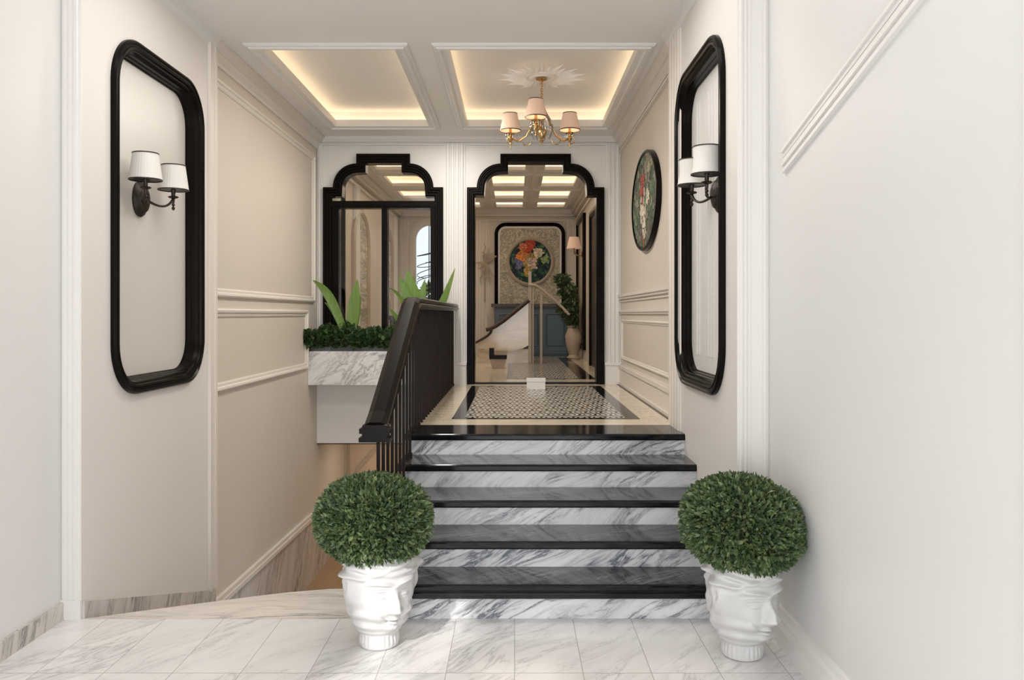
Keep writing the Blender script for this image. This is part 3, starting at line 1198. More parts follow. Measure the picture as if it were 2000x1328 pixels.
def sconce(side, x_wall, yc, zc, lab, pleat):
    s = 1 if side == 'L' else -1
    r = empty('wall_sconce', (x_wall, yc, zc), lab, 'wall lamp')
    # backplate
    mb = MB()
    pr = [(0.082, 0), (0.086, 0.012), (0.080, 0.024), (0.066, 0.034), (0.060, 0.046), (0.04, 0.056), (0.02, 0.064)]
    n = 36
    vs, fs = [], []
    for rr, h in pr:
        for i in range(n):
            a = 2 * PI * i / n
            k = 1 + 0.008 * math.cos(12 * a)
            vs.append((s * h, rr * k * math.cos(a), rr * 1.28 * k * math.sin(a)))
    for k in range(len(pr) - 1):
        for i in range(n):
            j = (i + 1) % n
            fs.append((k * n + i, k * n + j, (k + 1) * n + j, (k + 1) * n + i))
    fs.append(tuple(range(n)))
    fs.append(tuple(range((len(pr) - 1) * n, len(pr) * n)))
    mb.add(vs, fs)
    mb.build('backplate', M['iron'], r, True)
    for dy, dx, dz in ((-0.19, 0.13, 0.0), (0.20, 0.13, 0.0)):
        mb = MB()
        P = []
        for i in range(13):
            t = i / 12
            yy = dy * (t ** 0.9)
            xx = 0.04 + (dx - 0.04) * math.sin(t * PI / 2)
            zz = -0.045 * math.sin(t * PI * 1.0) - 0.0 + 0.03 * t
            P.append((s * xx, yy, zz))
        mb.tube(P, [0.009 - 0.002 * math.sin(i / 12 * PI) for i in range(13)], 10)
        if dy < 0:
            mb.lathe([(0.0, 0), (0.012, 0.004), (0.018, 0.012), (0.01, 0.02), (0, 0.022)], (s * 0.06, dy * 0.3, -0.03), 12)
        arm = mb.build('arm', M['iron'], r, True)
        bx_, by_, bz_ = P[-1]
        mb = MB()
        mb.lathe([(0.001, -0.075), (0.009, -0.066), (0.011, -0.058), (0.004, -0.048), (0.010, -0.042), (0.010, -0.036), (0.006, -0.03), (0.009, -0.012), (0.010, 0.0), (0.028, 0.006), (0.033, 0.012), (0.026, 0.016), (0.012, 0.018), (0.013, 0.05), (0.016, 0.06), (0.013, 0.075), (0.004, 0.08)], (bx_, by_, bz_), 18)
        mb.build('candle_cup', M['iron'], r, True)
        # shade
        z0 = bz_ + 0.055
        mb = MB()
        N = 96 if pleat else 48
        pl, npl = (0.012, 32) if pleat else (0.0, 0)
        if pleat:
            mb.lathe([(0.092, z0), (0.0715, z0 + 0.155)], (bx_, by_, 0), N, cap=False, pleat=pl, npl=npl)
            mb.lathe([(0.089, z0), (0.0690, z0 + 0.155)], (bx_, by_, 0), N, cap=False)
        else:
            mb.lathe([(0.088, z0), (0.079, z0 + 0.04), (0.075, z0 + 0.09), (0.078, z0 + 0.155)], (bx_, by_, 0), N, cap=False)
            mb.lathe([(0.085, z0), (0.073, z0 + 0.08), (0.075, z0 + 0.155)], (bx_, by_, 0), N, cap=False)
        sh = mb.build('lamp_shade', M['shade'], r, True, False)
        mb = MB()
        top = 0.0715 if pleat else 0.078
        mb.lathe([(top - 0.002, z0 + 0.152), (top + 0.003, z0 + 0.152), (top + 0.003, z0 + 0.158), (top - 0.002, z0 + 0.158)], (bx_, by_, 0), 40, cap=False)
        o = mb.build('shade_rim', M['iron'], sh, True)
        mb = MB()
        bt = 0.092 if pleat else 0.088
        mb.lathe([(0.02, z0 + 0.006), (bt - 0.002, z0 + 0.004), (bt + 0.002, z0 + 0.004), (bt + 0.002, z0 - 0.002), (bt - 0.004, z0 - 0.002), (bt - 0.006, z0 + 0.002), (0.02, z0 + 0.002)], (bx_, by_, 0), 40, cap=False)
        o = mb.build('shade_carrier', M['iron'], sh, True)
    return r


sconce('L', XL1 - 0.072, 4.99, 2.262, 'dark bronze two-arm wall lamp with pleated white shades on the left mirror', True)
sconce('R', XR1 + 0.072, 4.80, 2.262, 'dark bronze two-arm wall lamp with smooth white shades on the right mirror', False)

# ---------------- oval leaded glass on the right wall
oc = (XR2 - 0.03, 7.50, 2.595)
M['oval_art'] = stained('leaded_glass_oval', [((0, 0.10, -0.02), (1, 0.16, 0.26), (0.70, 0.62, 0.50)), ((0, -0.2, 0.02), 0.11, (0.66, 0.60, 0.48)), ((0, 0.10, 0.16), (1, 0.13, 0.13), (0.48, 0.08, 0.06)), ((0, 0.02, -0.3), (1, 0.09, 0.12), (0.50, 0.14, 0.10)),
                                              ((0, 0.0, -0.18), (1, 0.08, 0.2), (0.74, 0.66, 0.52)), ((0, -0.25, 0.3), (1, 0.28, 0.12), (0.36, 0.34, 0.24)), ((0, 0.3, -0.28), (1, 0.2, 0.1), (0.2, 0.2, 0.16))],
                        [(0.06, 0.12, 0.06), (0.09, 0.19, 0.10), (0.22, 0.21, 0.16), (0.04, 0.07, 0.05), (0.30, 0.30, 0.24), (0.13, 0.12, 0.09)], 13.0, 'YZ', oc, 0.05)
r = empty('stained_glass_panel', (XR2, 7.5, 2.15), 'oval leaded stained glass panel in green and red on the right hall wall', 'wall art')


def ellipse(cx, cz, a, b, n=72):
    return [(cx + a * math.cos(2 * PI * i / n), cz + b * math.sin(2 * PI * i / n)) for i in range(n)]


mb = MB()
sweep(mb, ellipse(7.5, 2.595, 0.72, 0.452), [(0, 0), (0, 0.04), (0.008, 0.048), (0.022, 0.048), (0.028, 0.035), (0.028, 0)], on_right(XR2), True)
parent_at(mb.build('frame', M['black'], None, True), r)
mb = MB()
holed(mb, ellipse(7.5, 2.595, 0.70, 0.432), [], on_right(XR2), 0.001, 0.035)
parent_at(mb.build('leaded_glass', M['oval_art']), r)

# ---------------- chandelier with medallion
CX, CY, CZ = 0.252, 7.62, ZC + 0.17
med = empty('ceiling_medallion', (CX, CY, CZ), 'pale plaster sunburst medallion on the ceiling above the chandelier', 'ceiling ornament')
mb = MB()
for k in range(28):
    a = 2 * PI * k / 28
    L = 0.42 if k % 2 else 0.34
    ca, sa = math.cos(a), math.sin(a)
    w = 0.018
    P = [(0.12, 0, 0), (0.24, w, 0), (L, 0, 0), (0.24, -w, 0), (0.24, 0, -0.032)]
    P = [(x * ca - y_ * sa, x * sa + y_ * ca, z) for x, y_, z in P]
    mb.add(P, [(0, 1, 4), (1, 2, 4), (2, 3, 4), (3, 0, 4)])
mb.build('ray_relief', M['ceil'], med)
mb = MB()
mb.lathe([(0.001, -0.012), (0.06, -0.012), (0.075, -0.02), (0.10, -0.02), (0.115, -0.010), (0.15, -0.012), (0.16, 0)], (0, 0, 0), 48, cap=False)
mb.build('rosette', M['ceil'], med, True)

ch = empty('chandelier', (CX, CY, CZ - 0.02), 'small brass and crystal chandelier with blush fabric shades hanging in the right coffer', 'chandelier')
mb = MB()
mb.lathe([(0.052, 0.0), (0.052, -0.008), (0.04, -0.014), (0.02, -0.018), (0.012, -0.03), (0.001, -0.032)], (0, 0, 0), 28, cap=False)
mb.build('canopy', M['gold'], ch, True)
mb = MB()
z = -0.035
k = 0
while z > -0.19:
    P = []
    for i in range(13):
        a = 2 * PI * i / 12
        u, v = 0.011 * math.cos(a), 0.017 * math.sin(a)
        P.append((u, 0, z + v) if k % 2 else (0, u, z + v))
    mb.tube(P, 0.0035, 6)
    z -= 0.023
    k += 1
mb.build('chain', M['gold'], ch, True)
mb = MB()
mb.lathe([(0.004, -0.19), (0.016, -0.20), (0.022, -0.22), (0.012, -0.24), (0.024, -0.27), (0.028, -0.31), (0.014, -0.35), (0.018, -0.42), (0.032, -0.46), (0.040, -0.50), (0.03, -0.54), (0.016, -0.56), (0.02, -0.575), (0.006, -0.60), (0.001, -0.62)], (0, 0, 0), 24)
mb.build('stem', M['gold'], ch, True)
# crystal leaves
mb = MB()
for k in range(7):
    a = 2 * PI * k / 7 + 0.3
    P = []
    for i in range(7):
        t = i / 6
        rr = 0.03 + 0.07 * math.sin(t * PI * 0.8)
        P.append((rr * math.cos(a), rr * math.sin(a), -0.30 - 0.26 * t))
    mb.tube(P, [0.004, 0.012, 0.016, 0.017, 0.014, 0.008, 0.002], 8)
mb.build('crystal_body', M['crystal'], ch, True)
arms = [(math.radians(258), 0.295, -0.33), (math.radians(166), 0.30, -0.37), (math.radians(20), 0.285, -0.36)]
for a, R_, ztop in arms:
    ca, sa = math.cos(a), math.sin(a)
    P = []
    keys = [(0.01, -0.24), (0.05, -0.32), (0.09, -0.42), (0.15, -0.52), (0.22, -0.56), (0.27, -0.54), (R_, -0.50)]
    for i in range(len(keys) - 1):
        for j in range(4):
            t = j / 4
            P.append((keys[i][0] * (1 - t) + keys[i + 1][0] * t, keys[i][1] * (1 - t) + keys[i + 1][1] * t))
    P.append(keys[-1])
    dz = ztop + 0.36
    mb = MB()
    mb.tube([(p * ca, p * sa, q + dz * p / R_) for p, q in P], 0.0085, 10)
    arm = mb.build('arm', M['gold'], ch, True)
    mb = MB()
    P2 = [(0.30, -0.50), (0.33, -0.53), (0.335, -0.565), (0.30, -0.585), (0.27, -0.575)]
    mb.tube([(p * ca, p * sa, q + dz) for p, q in P2], [0.005, 0.005, 0.004, 0.004, 0.006], 8)
    mb.build('scroll', M['gold'], arm, True)
    mb = MB()
    mb.tube([(0.20 * ca, 0.20 * sa, -0.55 + dz), (0.16 * ca, 0.16 * sa, -0.60 + dz), (0.11 * ca, 0.11 * sa, -0.59 + dz), (0.10 * ca, 0.10 * sa, -0.56 + dz)], [0.004, 0.005, 0.005, 0.003], 8)
    mb.build('scroll', M['gold'], arm, True)
    cz = -0.50 + dz
    mb = MB()
    mb.lathe([(0.001, cz - 0.125), (0.006, cz - 0.118), (0.004, cz - 0.105), (0.009, cz - 0.085), (0.006, cz - 0.07), (0.018, cz - 0.05), (0.026, cz - 0.03), (0.016, cz - 0.012), (0.02, cz), (0.040, cz + 0.012), (0.044, cz + 0.02), (0.014, cz + 0.024), (0.012, cz + 0.07), (0.018, cz + 0.08), (0.001, cz + 0.085)], (R_ * ca, R_ * sa, 0), 20)
    mb.build('candle_cup', M['gold'], ch, True)
    for q in range(6):
        b = 2 * PI * q / 6
        mb = MB()
        mb.lathe([(0.001, cz - 0.035), (0.006, cz - 0.022), (0.004, cz), (0.001, cz + 0.012)], (R_ * ca + 0.042 * math.cos(b), R_ * sa + 0.042 * math.sin(b), 0), 6)
        mb.build('crystal_drop', M['crystal'], arm, True)
    mb = MB()
    z0 = cz + 0.045
    mb.lathe([(0.098, z0), (0.064, z0 + 0.16)], (R_ * ca, R_ * sa, 0), 72, cap=False, pleat=0.01, npl=24)
    mb.lathe([(0.095, z0), (0.062, z0 + 0.16)], (R_ * ca, R_ * sa, 0), 48, cap=False)
    sh = mb.build('lamp_shade', M['shade_pink'], ch, True, False)
    mb = MB()
    mb.lathe([(0.062, z0 + 0.156), (0.067, z0 + 0.156), (0.066, z0 + 0.163), (0.062, z0 + 0.163)], (R_ * ca, R_ * sa, 0), 40, cap=False)
    mb.build('shade_rim', M['darkwood'], sh, True)
    mb = MB()
    mb.lathe([(0.095, z0 - 0.003), (0.100, z0 - 0.003), (0.100, z0 + 0.006), (0.095, z0 + 0.006)], (R_ * ca, R_ * sa, 0), 40, cap=False)
    mb.build('shade_rim', M['darkwood'], sh, True)
    point('chandelier_bulb', (CX + R_ * ca, CY + R_ * sa, CZ - 0.02 + z0 + 0.06), 0.5, WARM, 0.02)


# ---------------- foliage
def leaves(mb, samples, size, rnd, cup=0.25, wide=0.5):
    for p, nrm in samples:
        nv = Vector(nrm)
        d = (nv + Vector((rnd.uniform(-1, 1), rnd.uniform(-1, 1), rnd.uniform(-1, 1))) * 0.9).normalized()
        s = d.cross(Vector((rnd.uniform(-1, 1), rnd.uniform(-1, 1), rnd.uniform(-1, 1)))).normalized()
        u = d.cross(s)
        L = size * rnd.uniform(0.7, 1.25)
        w = L * wide * 0.5
        P = Vector(p)
        a, b = P + d * L * 0.5 + s * w + u * w * cup, P + d * L * 0.5 - s * w + u * w * cup
        mb.add([P, a, P + d * L, b], [(0, 1, 2), (0, 2, 3)])


def topiary(loc, lab, seed, face_rot, ball_c, R3, tilt, flip):
    rnd = random.Random(seed)
    r = empty('potted_boxwood', loc, lab, 'potted plant')
    # sculpted pot
    prof = [(0.0, 0.082), (0.006, 0.092), (0.03, 0.094), (0.055, 0.091), (0.07, 0.092), (0.09, 0.110), (0.13, 0.135), (0.20, 0.155), (0.28, 0.163), (0.36, 0.166), (0.44, 0.170), (0.50, 0.176), (0.515, 0.176)]

    def rad(h):
        for (h0, r0), (h1, r1) in zip(prof, prof[1:]):
            if h <= h1:
                t = (h - h0) / (h1 - h0)
                t = t * t * (3 - 2 * t) if 0.07 < h < 0.3 else t
                return r0 + (r1 - r0) * t
        return prof[-1][1]

    def g(x, y, sx, sy):
        return math.exp(-(x / sx) ** 2 - (y / sy) ** 2)

    def disp(a, h):
        # a = angle from the face's middle, in metres along the surface
        x = a * 0.155
        d = 0
        if h > 0.085:
            d += 0.034 * g(x, h - 0.235, 0.017, 0.045) + 0.016 * g(x, h - 0.205, 0.026, 0.016)      # nose
            d += 0.012 * g(abs(x) - 0.024, h - 0.205, 0.010, 0.010)                                 # nostrils
            for s in (-1, 1):
                ex = x * s - 0.060
                d += -0.014 * g(ex, h - 0.275, 0.036, 0.022)                                       # socket
                d += 0.014 * g(ex, h - 0.270, 0.026, 0.015)                                        # eyeball
                for q, k in enumerate((0.285, 0.298, 0.312)):
                    d += 0.005 * g(h - (k - 2.5 * (ex ** 2)) - 0.0, 0, 0.004, 1) * g(ex, 0, 0.04, 1)
                d += -0.004 * g(h - (0.262 + 2.0 * ex ** 2), 0, 0.003, 1) * g(ex, 0, 0.03, 1)
                d += 0.014 * g(h - (0.335 - 3.0 * ex ** 2 + 0.15 * ex), 0, 0.010, 1) * g(ex, 0, 0.055, 1)   # brow
                d += 0.012 * g(ex - 0.01, h - 0.195, 0.04, 0.035)                                  # cheek
                d += -0.007 * g(h - (0.165 + 1.1 * (ex + 0.02)), 0, 0.007, 1) * g(ex + 0.02, 0, 0.035, 1)  # smile fold
                # ear and scroll
                ar = x * s - 0.225
                d += 0.026 * g(ar, h - 0.305, 0.030, 0.060) - 0.016 * g(ar, h - 0.305, 0.012, 0.030)
                d += 0.018 * g(ar + 0.01, h - 0.375, 0.035, 0.022)
                # hair locks
                d += 0.006 * math.sin((ar * 60) + h * 55) * g(ar - 0.06, h - 0.30, 0.07, 0.18)
            d += 0.016 * g(x, h - 0.165, 0.034, 0.008) + 0.015 * g(x, h - 0.146, 0.028, 0.008)      # lips
            d += -0.010 * g(x, h - 0.156, 0.036, 0.0035)
            d += 0.016 * g(x, h - 0.115, 0.035, 0.022)                                              # chin
            # folds running round above the brow
            d += 0.006 * math.sin(h * 150 + math.cos(a * 2) * 3) * g(h - 0.40, 0, 0.05, 1)
            d += 0.008 * g(h - (0.375 + 0.02 * math.cos(3 * a)), 0, 0.010, 1)
            d += 0.004 * math.sin(h * 95 + 3 * math.sin(a * 1.5)) * g(h - 0.17, 0, 0.06, 1) * (1 - g(x, 0, 0.05, 1))
        else:
            d += 0.002 * math.cos(a * 26) * g(h - 0.03, 0, 0.03, 1)
        return d
    NA, NH = 200, 110
    vs, fs = [], []
    for k in range(NH + 1):
        h = 0.515 * k / NH
        for i in range(NA):
            a = 2 * PI * i / NA
            aa = a - face_rot
            aa = (aa + PI) % (2 * PI) - PI
            rr = rad(h) + 1.45 * disp(aa * flip, h) * min(1, max(0, (h - 0.0) / 0.05))
            vs.append((rr * math.cos(a), rr * math.sin(a), h))
    for k in range(NH):
        for i in range(NA):
            j = (i + 1) % NA
            fs.append((k * NA + i, k * NA + j, (k + 1) * NA + j, (k + 1) * NA + i))
    fs.append(tuple(range(NA))[::-1])
    m = NH * NA
    # inner lip and soil
    for h, rr in ((0.51, 0.155), (0.47, 0.15)):
        for i in range(NA):
            a = 2 * PI * i / NA
            vs.append((rr * math.cos(a), rr * math.sin(a), h))
    for k in range(2):
        for i in range(NA):
            j = (i + 1) % NA
            fs.append((m + k * NA + i, m + k * NA + j, m + (k + 1) * NA + j, m + (k + 1) * NA + i))
    fs.append(tuple(range(m + 2 * NA, m + 3 * NA)))
    mb = MB()
    mb.add(vs, fs)
    mb.build('face_planter', M['ceramic'], r, True, True, 80)
    # crown
    cx, cy, cz = ball_c
    a_, b_, c_ = R3
    T = Matrix.Rotation(tilt, 3, 'Y')

    def shape(d):
        # d unit vector; flatter underneath, bumpy
        k = 1 + 0.03 * math.sin(d[0] * 7 + seed) * math.sin(d[1] * 6 + 1) * math.cos(d[2] * 5)
        z = d[2] * c_ * (0.88 if d[2] < 0 else 1.0)
        p = Vector((d[0] * a_ * k, d[1] * b_ * k, z * k))
        # fuller shoulders
        rr = math.hypot(d[0], d[1])
        f = 1 + 0.06 * math.sin(min(1, rr) * PI)
        p.x *= f
        p.y *= f
        return T @ p
    mb = MB()
    samples = []
    N = 9500
    ga = PI * (3 - math.sqrt(5))
    for i in range(N):
        z = 1 - 2 * (i + 0.5) / N
        q = math.sqrt(1 - z * z)
        d = Vector((q * math.cos(ga * i), q * math.sin(ga * i), z))
        p = shape(d) * rnd.uniform(0.86, 0.985)
        samples.append((p + Vector((cx, cy, cz)), (d.x, d.y, d.z * 0.9 + 0.15)))
    leaves(mb, samples, 0.032, rnd, 0.35, 0.55)
    tuft = []
    for i in range(900):
        d = Vector((rnd.gauss(0, 1), rnd.gauss(0, 1), rnd.gauss(0, 1))).normalized()
        p = shape(d) * rnd.uniform(0.97, 1.015) + Vector((cx, cy, cz))
        for q in range(3):
            tuft.append((p, d))
    leaves(mb, tuft, 0.024, rnd, 0.35, 0.5)
    mb.v = [(min(p[0], XR0 - 0.004 - loc[0]), p[1], p[2]) for p in mb.v]
    fo = mb.build('foliage', M['box'], r, False, False)
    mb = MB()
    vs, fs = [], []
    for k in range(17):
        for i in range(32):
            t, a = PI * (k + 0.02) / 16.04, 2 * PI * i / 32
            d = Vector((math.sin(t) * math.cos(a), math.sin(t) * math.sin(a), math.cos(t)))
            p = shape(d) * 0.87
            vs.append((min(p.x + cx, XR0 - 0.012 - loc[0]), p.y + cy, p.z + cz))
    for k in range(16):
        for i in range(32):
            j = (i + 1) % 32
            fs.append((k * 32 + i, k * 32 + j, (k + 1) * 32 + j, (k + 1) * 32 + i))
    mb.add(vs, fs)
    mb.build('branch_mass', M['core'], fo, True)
    mb = MB()
    mb.tube([(0, 0, 0.46), (0, 0, cz)], 0.012, 8)
    mb.build('stem', M['darkwood'], r)
    return r


def polar(deg):
    return math.radians(deg)


topiary((-0.640, 3.88, 0), 'clipped boxwood ball in a white sculpted face planter at the left foot of the stairs', 3, polar(-55), (-0.025, 0.0, 0.582), (0.268, 0.268, 0.212), polar(2), 1)
topiary((1.045, 3.76, 0), 'clipped boxwood ball in a white sculpted face planter beside the right wall', 5, polar(-62), (-0.005, 0.0, 0.590), (0.272, 0.272, 0.225), polar(9), 1)

# ---------------- marble trough under the window and its plants
PL = empty('marble_planter', (-1.48, 9.2, 0.784), 'grey-veined white marble trough planter below the black arched window', 'planter')
mb = MB()
mb.box(XL2 + 0.002, -0.705, 9.0, 9.03, 0.784, 1.155)
mb.box(XL2 + 0.002, -0.705, YB - 0.03, YB - 0.001, 0.784, 1.155)
mb.box(XL2 + 0.002, XL2 + 0.03, 9.03, YB - 0.03, 0.784, 1.155)
mb.box(-0.735, -0.705, 9.03, YB - 0.03, 0.784, 1.155)
mb.box(XL2 + 0.03, -0.735, 9.03, YB - 0.03, 0.785, 0.81)
parent_at(mb.build('trough', M['planter_marble']), PL)
mb = MB()
mb.box(XL2 + 0.02, -0.72, 9.035, 9.06, 1.0, 1.215)
mb.box(XL2 + 0.02, -0.72, 9.3, 9.32, 1.0, 1.20)
mb.box(XL2 + 0.02, -0.72, 9.06, 9.32, 1.0, 1.17)
parent_at(mb.build('liner', M['grey']), PL)
rnd = random.Random(11)
hed = empty('ivy_hedge', (-1.48, 9.18, 1.17), 'dense low hedge of dark green leaves filling the marble trough', 'plant')
mb = MB()
samples = []
for i in range(4200):
    x = rnd.uniform(-2.33, -0.80)
    h = 0.21 + 0.04 * math.sin(x * 9) + 0.03 * math.sin(x * 23)
    a = rnd.uniform(-0.35, PI)
    ry = 0.155 + 0.03 * math.sin(x * 13)
    yy = 9.17 - ry * math.cos(a) * rnd.uniform(0.8, 1)
    zz = 1.19 + h * math.sin(a) * rnd.uniform(0.75, 1.0)
    zz = max(zz, 1.225)
    if x < -2.27:
        if yy > 9.15:
            continue
        x = -2.262
    samples.append(((x, yy, zz), (rnd.uniform(-.5, .5), -math.cos(a), max(0.0, math.sin(a)) + 0.1)))
for i in range(260):
    x = rnd.uniform(-2.26, -2.22)
    samples.append(((x, 8.95 - rnd.uniform(0, .12), rnd.uniform(1.24, 1.38)), (-0.2, -1, 0.2)))
leaves(mb, samples, 0.062, rnd, 0.3, 0.75)
# no leaf reaches into the wall or past it
mb.v = [(max(p[0], XL2 + 0.004), min(p[1], YB - 0.075), p[2]) for p in mb.v]
parent_at(mb.build('foliage', M['ivy'], None, False, False), hed)


def strap_leaf(mb, base, tip, width, sag, n=14, twist=0.0):
    b, t = Vector(base), Vector(tip)
    vs, fs = [], []
    for i in range(n + 1):
        s = i / n
        p = b.lerp(t, s) + Vector((0, 0, sag * math.sin(s * PI)))
        w = width * (math.sin(min(1, (s * 0.85 + 0.15)) * PI) ** 0.8) * 0.5 + 0.001
        d = (t - b).normalized()
        side = d.cross(Vector((0, -1, 0))).normalized()
        side = (side + Vector((0, twist * (s - 0.2), 0))).normalized()
        vs += [p - side * w, p + Vector((0, 0.012 * (w / width), -0.0)), p + side * w]
    for i in range(n):
        a = i * 3
        fs += [(a, a + 1, a + 4, a + 3), (a + 1, a + 2, a + 5, a + 4)]
    mb.add(vs, fs)


def strap_plant(loc, lab, specs):
    r = empty('strap_leaf_plant', loc, lab, 'plant', None)
    for base, tip, w, sag in specs:
        mb = MB()
        strap_leaf(mb, base, tip, w, sag)
        parent_at(mb.build('leaf', M['blade'], None, True, False), r)
    return r


def A(px, py, Y=9.1):
    return at(px, py, Y)


strap_plant(A(678, 640), 'bright green strap-leaved plant at the left end of the trough', [
    (A(675, 655), A(611, 547, 8.98), 0.10, 0.12), (A(672, 655, 9.16), A(634, 590, 9.05), 0.05, 0.06), (A(684, 655, 9.12), A(698, 545, 9.1), 0.135, 0.0),
    (A(690, 655, 9.18), A(704, 575, 9.2), 0.07, 0.0)])
strap_plant(A(808, 640), 'bright green strap-leaved plant behind the top of the handrail', [
    (A(812, 640), A(779, 538, 9.05), 0.11, 0.05), (A(818, 640, 9.14), A(795, 527, 9.2), 0.16, 0.04), (A(806, 640, 9.1), A(760, 562, 8.95), 0.04, 0.10), (A(820, 650, 9.1), A(889, 523, 8.95), 0.10, -0.14),
    (A(826, 655, 9.15), A(876, 562, 9.2), 0.08, -0.05), (A(800, 640, 9.12), A(760, 600, 9.0), 0.06, -0.03), (A(814, 640, 9.2), A(830, 545, 9.25), 0.10, 0.0)])

# ---------------- small white box on the landing
r = empty('white_box', at(1046.5, 761, 8.7), 'small white lidded box standing on the mosaic floor before the archway', 'box')
r.location = (0.228, 8.75, ZL + 0.003)
mb = MB()
mb.box(-0.098, 0.098, -0.05, 0.05, 0, 0.078)
mb.build('body', M['paper'], r)
mb = MB()
mb.box(-0.101, 0.101, -0.053, 0.053, 0.08, 0.115)
mb.build('lid', M['paper'], r)

# ================================================================== reflections in the openings, built as a real room beyond
mb = MB()
mb.box(XR2, XR2 + 0.1, YB + 0.16, YE, ZL, ZC)
struct(mb.build('wall_right', M['wall_in']))
mb = MB()
mb.box(XL2 - 0.1, XL2, YB + 0.16, YE, ZL, ZC)
struct(mb.build('wall_left', M['wall_in']))
bE = on_back(YE)
wf = [(x, z) for x, z in [(-1.95, 0.95)] + [(-1.675 + 0.275 * math.cos(PI - PI * i / 16), 3.02 + 0.30 * math.sin(PI * i / 16)) for i in range(17)] + [(-1.40, 0.95)]][::-1]
mb = MB()
holed(mb, rect(XL2 - 0.1, XR2 + 0.1, ZL, ZC), [wf], bE, 0, -0.12)
struct(mb.build('wall_back', M['wall_in']))
mb = MB()
sweep(mb, wf, [(0.02, -0.12), (0.02, -0.02), (0.0, 0.02), (-0.03, 0.04), (-0.06, 0.03), (-0.07, 0.05), (-0.10, 0.04), (-0.11, 0)], bE, True)
w2 = struct(mb.build('window_2', M['trim_in']))
mb = MB()
for k in range(9):
    zz = 1.1 + 0.22 * k
    P = [(-1.675 + 0.24 * math.sin(i / 12 * 2 * PI + k), YE + 0.05, zz + 0.16 * math.cos(i / 12 * 2 * PI * 0.5 + k)) for i in range(13)]
    mb.tube(P, 0.008, 6)
mb.tube([(-1.675, YE + 0.05, 0.95), (-1.675, YE + 0.05, 3.3)], 0.01, 6)
mb.build('window_grille', M['black'], w2)
mb = MB()
holed(mb, offset(wf, 0.005, True), [], bE, -0.07, -0.075)
mb.build('pane', M['glass'], w2)
# shrub outside
tr = empty('garden_shrub', (-1.55, 17.4, 0.9), 'green garden shrub seen outside the far arched window', 'shrub')
mb = MB()
rnd = random.Random(4)
sm = []
for i in range(900):
    d = Vector((rnd.gauss(0, 1), rnd.gauss(0, 1), rnd.gauss(0, 1))).normalized()
    sm.append((d * rnd.uniform(0.3, 0.42) + Vector((-0.05, 0, 0.95)), d))
leaves(mb, sm, 0.11, rnd, 0.3, 0.6)
mb.build('foliage', M['box'], tr, False, False)
mb = MB()
mb.tube([(0, 0, -0.9), (-0.03, 0, 0.9)], [0.05, 0.03], 8)
mb.build('trunk', M['darkwood'], tr)
# ground outside
mb = MB()
mb.box(-6, 4, 16.15, 24, -0.1, 0.0)
struct(mb.build('ground', M['tan']))

# far pilasters, cornice, base
for a, b in ((-2.24, -2.06), (-1.20, -0.92), (-0.78, -0.50), (1.02, 1.2)):
    mb = MB()
    flutes(mb, a, b, 1.0, 3.4, bE, 0.03, 4)
    mb_box(mb, bE, a - 0.01, b + 0.01, ZL, 1.0, 0, 0.04)
    trim(mb, M['trim_in'])
mb = MB()
for z0, z1_, o in ((3.52, 3.60, 0.12), (3.47, 3.52, 0.07), (3.38, 3.41, 0.04)):
    mb_box(mb, bE, XL2, XR2, z0, z1_, 0, o)
    mb_box(mb, on_right(XR2), YB + 0.16, YE, z0, z1_, 0, o)
    mb_box(mb, on_left(XL2), YB + 0.16, YE, z0, z1_, 0, o)
trim(mb, M['trim_in'])
for yy in (10.2, 11.5, 13.9, 15.3):
    mb = MB()
    flutes(mb, yy, yy + 0.32, ZL, 3.38, on_left(XL2), 0.05, 3)
    trim(mb, M['trim'])

# framed relief with round stained glass
r = empty('framed_relief', (0.30, YE, 1.72), 'gilded relief in a black rounded frame around a round stained glass flower picture', 'wall art')
q = rrect(-0.39, 0.985, 0.9, 3.345, 0.22, 10)
mb = MB()
sweep(mb, q, [(0, 0), (0, 0.07), (0.03, 0.08), (0.065, 0.06), (0.07, 0.03), (0.07, 0)], bE, True)
parent_at(mb.build('frame', M['black']), r)
q2 = offset(q, 0.07, True)
mb = MB()
sweep(mb, q2, [(0, 0.01), (0, 0.035), (0.035, 0.035), (0.035, 0.01)], bE, True)
parent_at(mb.build('inner_border', M['trim']), r)
GC = ((1035.5 - 1005) * 0.01, 2.59)
mb = MB()
holed(mb, offset(q2, 0.03, True), [], bE, 0.001, 0.02)
parent_at(mb.build('relief_panel', M['relief']), r)
gc3 = (GC[0], YE, GC[1])
M['rose_art'] = stained('leaded_glass_round', [((0.0, 0, 0.05), (0.17, 1, 0.13), (0.45, 0.36, 0.10)), ((-0.17, 0, 0.12), 0.11, (0.80, 0.30, 0.10)), ((-0.02, 0, 0.30), 0.12, (0.62, 0.10, 0.06)), ((-0.13, 0, 0.29), 0.08, (0.70, 0.22, 0.10)), ((0.16, 0, 0.17), 0.10, (0.78, 0.66, 0.46)),
                                               ((-0.22, 0, -0.05), 0.09, (0.22, 0.22, 0.42)), ((0.03, 0, -0.03), 0.12, (0.80, 0.60, 0.48)), ((-0.06, 0, -0.16), (0.07, 1, 0.14), (0.62, 0.45, 0.12)), ((0.30, 0, 0.05), 0.09, (0.35, 0.50, 0.20))],
                        GR, 22.0, 'XZ', gc3, 0.035)
mb = MB()
mb.lathe([(0.405, 0)], cap=False) if False else None
holed(mb, ellipse(GC[0], GC[1], 0.41, 0.42), [], bE, 0.02, 0.045)
g_ = mb.build('stained_glass', M['rose_art'])
parent_at(g_, r)
mb = MB()
sweep(mb, ellipse(GC[0], GC[1], 0.465, 0.475), [(0, 0.02), (0, 0.06), (0.03, 0.075), (0.05, 0.06), (0.06, 0.05), (0.06, 0.02)], bE, True)
